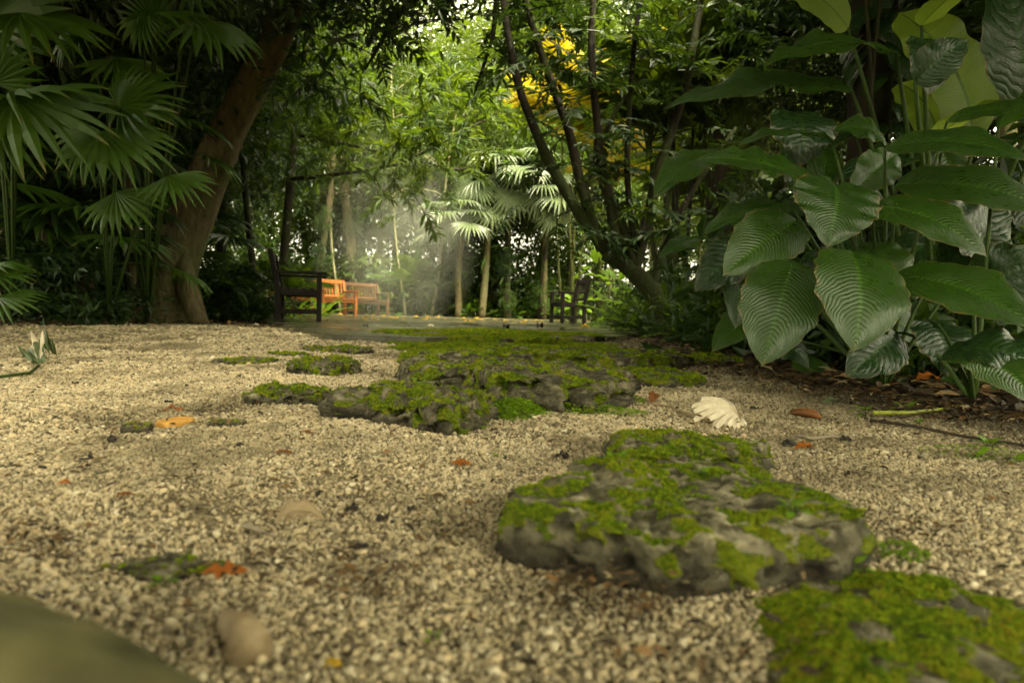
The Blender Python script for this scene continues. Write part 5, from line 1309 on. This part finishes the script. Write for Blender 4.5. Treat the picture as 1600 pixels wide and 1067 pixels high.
litter('leaf_litter', edge_pts([(p.x + .12, p.y + .12) for p in br], .35), 2600, .02, .09, M_litter, 2, 'brown fallen leaves and mould under the big leaved plants')
litter('leaf_litter', lambda r, n: np.column_stack([r.uniform(-9, 5, n), r.uniform(21.7, 25, n)]), 1500, .08, .16, M_litter, 3, 'fallen leaves beyond the far edge of the terrace')
def debris_pts(r, n):
    y = r.uniform(.4, 5.5, n) ** 1.0; x = r.uniform(-.75, .75, n) * y; k = inpoly(x, y, GPOLY); return np.column_stack([x, y])[k]
litter('plant_debris', debris_pts, 4200, .004, .018, M_litter, 4, 'scattered dark crumbs of leaf and twig over the gravel')
def debris_spots(r, n):
    out = []
    for (px, py, w_, k) in ((135, 742, 26, 70), (60, 735, 14, 20), (180, 690, 18, 30), (560, 800, 30, 45), (300, 760, 14, 16), (30, 850, 60, 60), (95, 880, 50, 60), (420, 880, 50, 45), (540, 900, 40, 60), (600, 930, 40, 40), (860, 820, 14, 30), (900, 940, 90, 120), (1010, 960, 90, 120), (1340, 760, 30, 40), (1450, 850, 60, 50), (700, 850, 40, 30), (880, 720, 30, 40), (620, 690, 40, 40), (760, 690, 30, 40), (80, 520, 80, 90), (300, 512, 120, 120), (450, 516, 60, 80)):
        for _ in range(k):
            p = T(px + r.normal() * w_ * .5, py + r.normal() * w_ * .16); out.append((p.x, p.y))
    return np.array(out)
litter('plant_debris', debris_spots, 0, .004, .014, M_litter, 8, 'clusters of dark crumbs lying in patches on the gravel')
def debris_r(r, n):
    q = edge_pts([(p.x - .12, p.y - .05) for p in br], .30)(r, n); return q
litter('plant_debris', debris_r, 3500, .006, .03, M_litter, 5, 'dark leaf crumbs darkening the gravel beside the planted bed')
# yellow leaves on the terrace
ry = np.random.default_rng(31)
YL = [blade('fallen_leaf', M_yel, PF_oval, 8, 4, .1, .5, wave=.3, seed=s) for s in range(3)]
for k in range(46):
    px = ry.uniform(560, 850) if k < 36 else ry.uniform(500, 940); d = ry.uniform(14, 21)
    if k < 10: d = ry.uniform(11, 14)
    g = G(px, d); o = obj('fallen_leaf', YL[k % 3]); L = ry.uniform(.09, .19); o.matrix_basis = Matrix.Translation((g.x, g.y, .055)) @ Matrix.Rotation(ry.uniform(0, 6.28), 4, 'Z') @ Matrix.Diagonal((L, L * .4, L * .6, 1))
    tag(o, 'yellow fallen leaf lying on the wet terrace, ' + ('in front of the palms' if px > 700 else 'in front of the mist' if px > 600 else 'beside the benches'), 'leaf', 'yellow leaves on the terrace ' + ('by the palms' if px > 700 else 'by the mist' if px > 600 else 'by the benches'))
for k, (px, d, m_, lab) in enumerate(((905, 8.6, M_yel, 'large yellow leaf on the terrace in front of the black armchair'), (840, 8.2, M_dryblack, 'black curled leaf on the terrace kerb side'), (575, 6.5, M_dryblack, 'small black leaf standing on the near left terrace'), (680, 7.4, M_white, 'tiny white petal on the wet terrace'), (795, 7.4, M_dryblack, 'black leaf pair on the near middle terrace'), (876, 7.6, M_leaf, 'green leaf on the right of the terrace'))):
    g = G(px, d); o = obj('fallen_leaf', blade('fallen_leaf', m_, PF_oval, 8, 4, .3, .8, wave=.4, seed=k)); L = .16 if k in (0, 1, 4) else .09
    o.matrix_basis = Matrix.Translation((g.x, g.y, .058)) @ Matrix.Rotation(k * 1.1, 4, 'Z') @ Matrix.Diagonal((L, L * .45, L * .8, 1)); tag(o, lab, 'leaf')

# ================================================================== MIST
import bmesh
bm = bmesh.new(); bmesh.ops.create_icosphere(bm, subdivisions=3, radius=1)
me = bpy.data.meshes.new('mist'); bm.to_mesh(me); bm.free()
b = NB('mist_volume'); pv = b.n('ShaderNodeVolumePrincipled'); pv.inputs['Color'].default_value = (.95, .97, .88, 1); pv.inputs['Anisotropy'].default_value = .3
tc = b.n('ShaderNodeTexCoord').outputs['Object']; vl = b.n('ShaderNodeVectorMath', operation='LENGTH'); b.l(tc, vl.inputs[0])
fall = b.rng(vl.outputs['Value'], .35, 1.0, 1, 0); nz = b.rng(b.noise(2.2, 3, tc), .35, .75)
b.l(b.math('MULTIPLY', b.math('MULTIPLY', fall, nz), .12), pv.inputs['Density'])
b.l(pv.outputs[0], b.out.inputs['Volume'])
me.materials.append(b.m)
mi = obj('mist', me); c = P(615, 400, 15.5); mi.location = (c.x, c.y + .5, 1.9); mi.scale = (2.0, 3.6, 2.6); tag(mi, 'drifting pale mist behind the benches', kind='stuff')
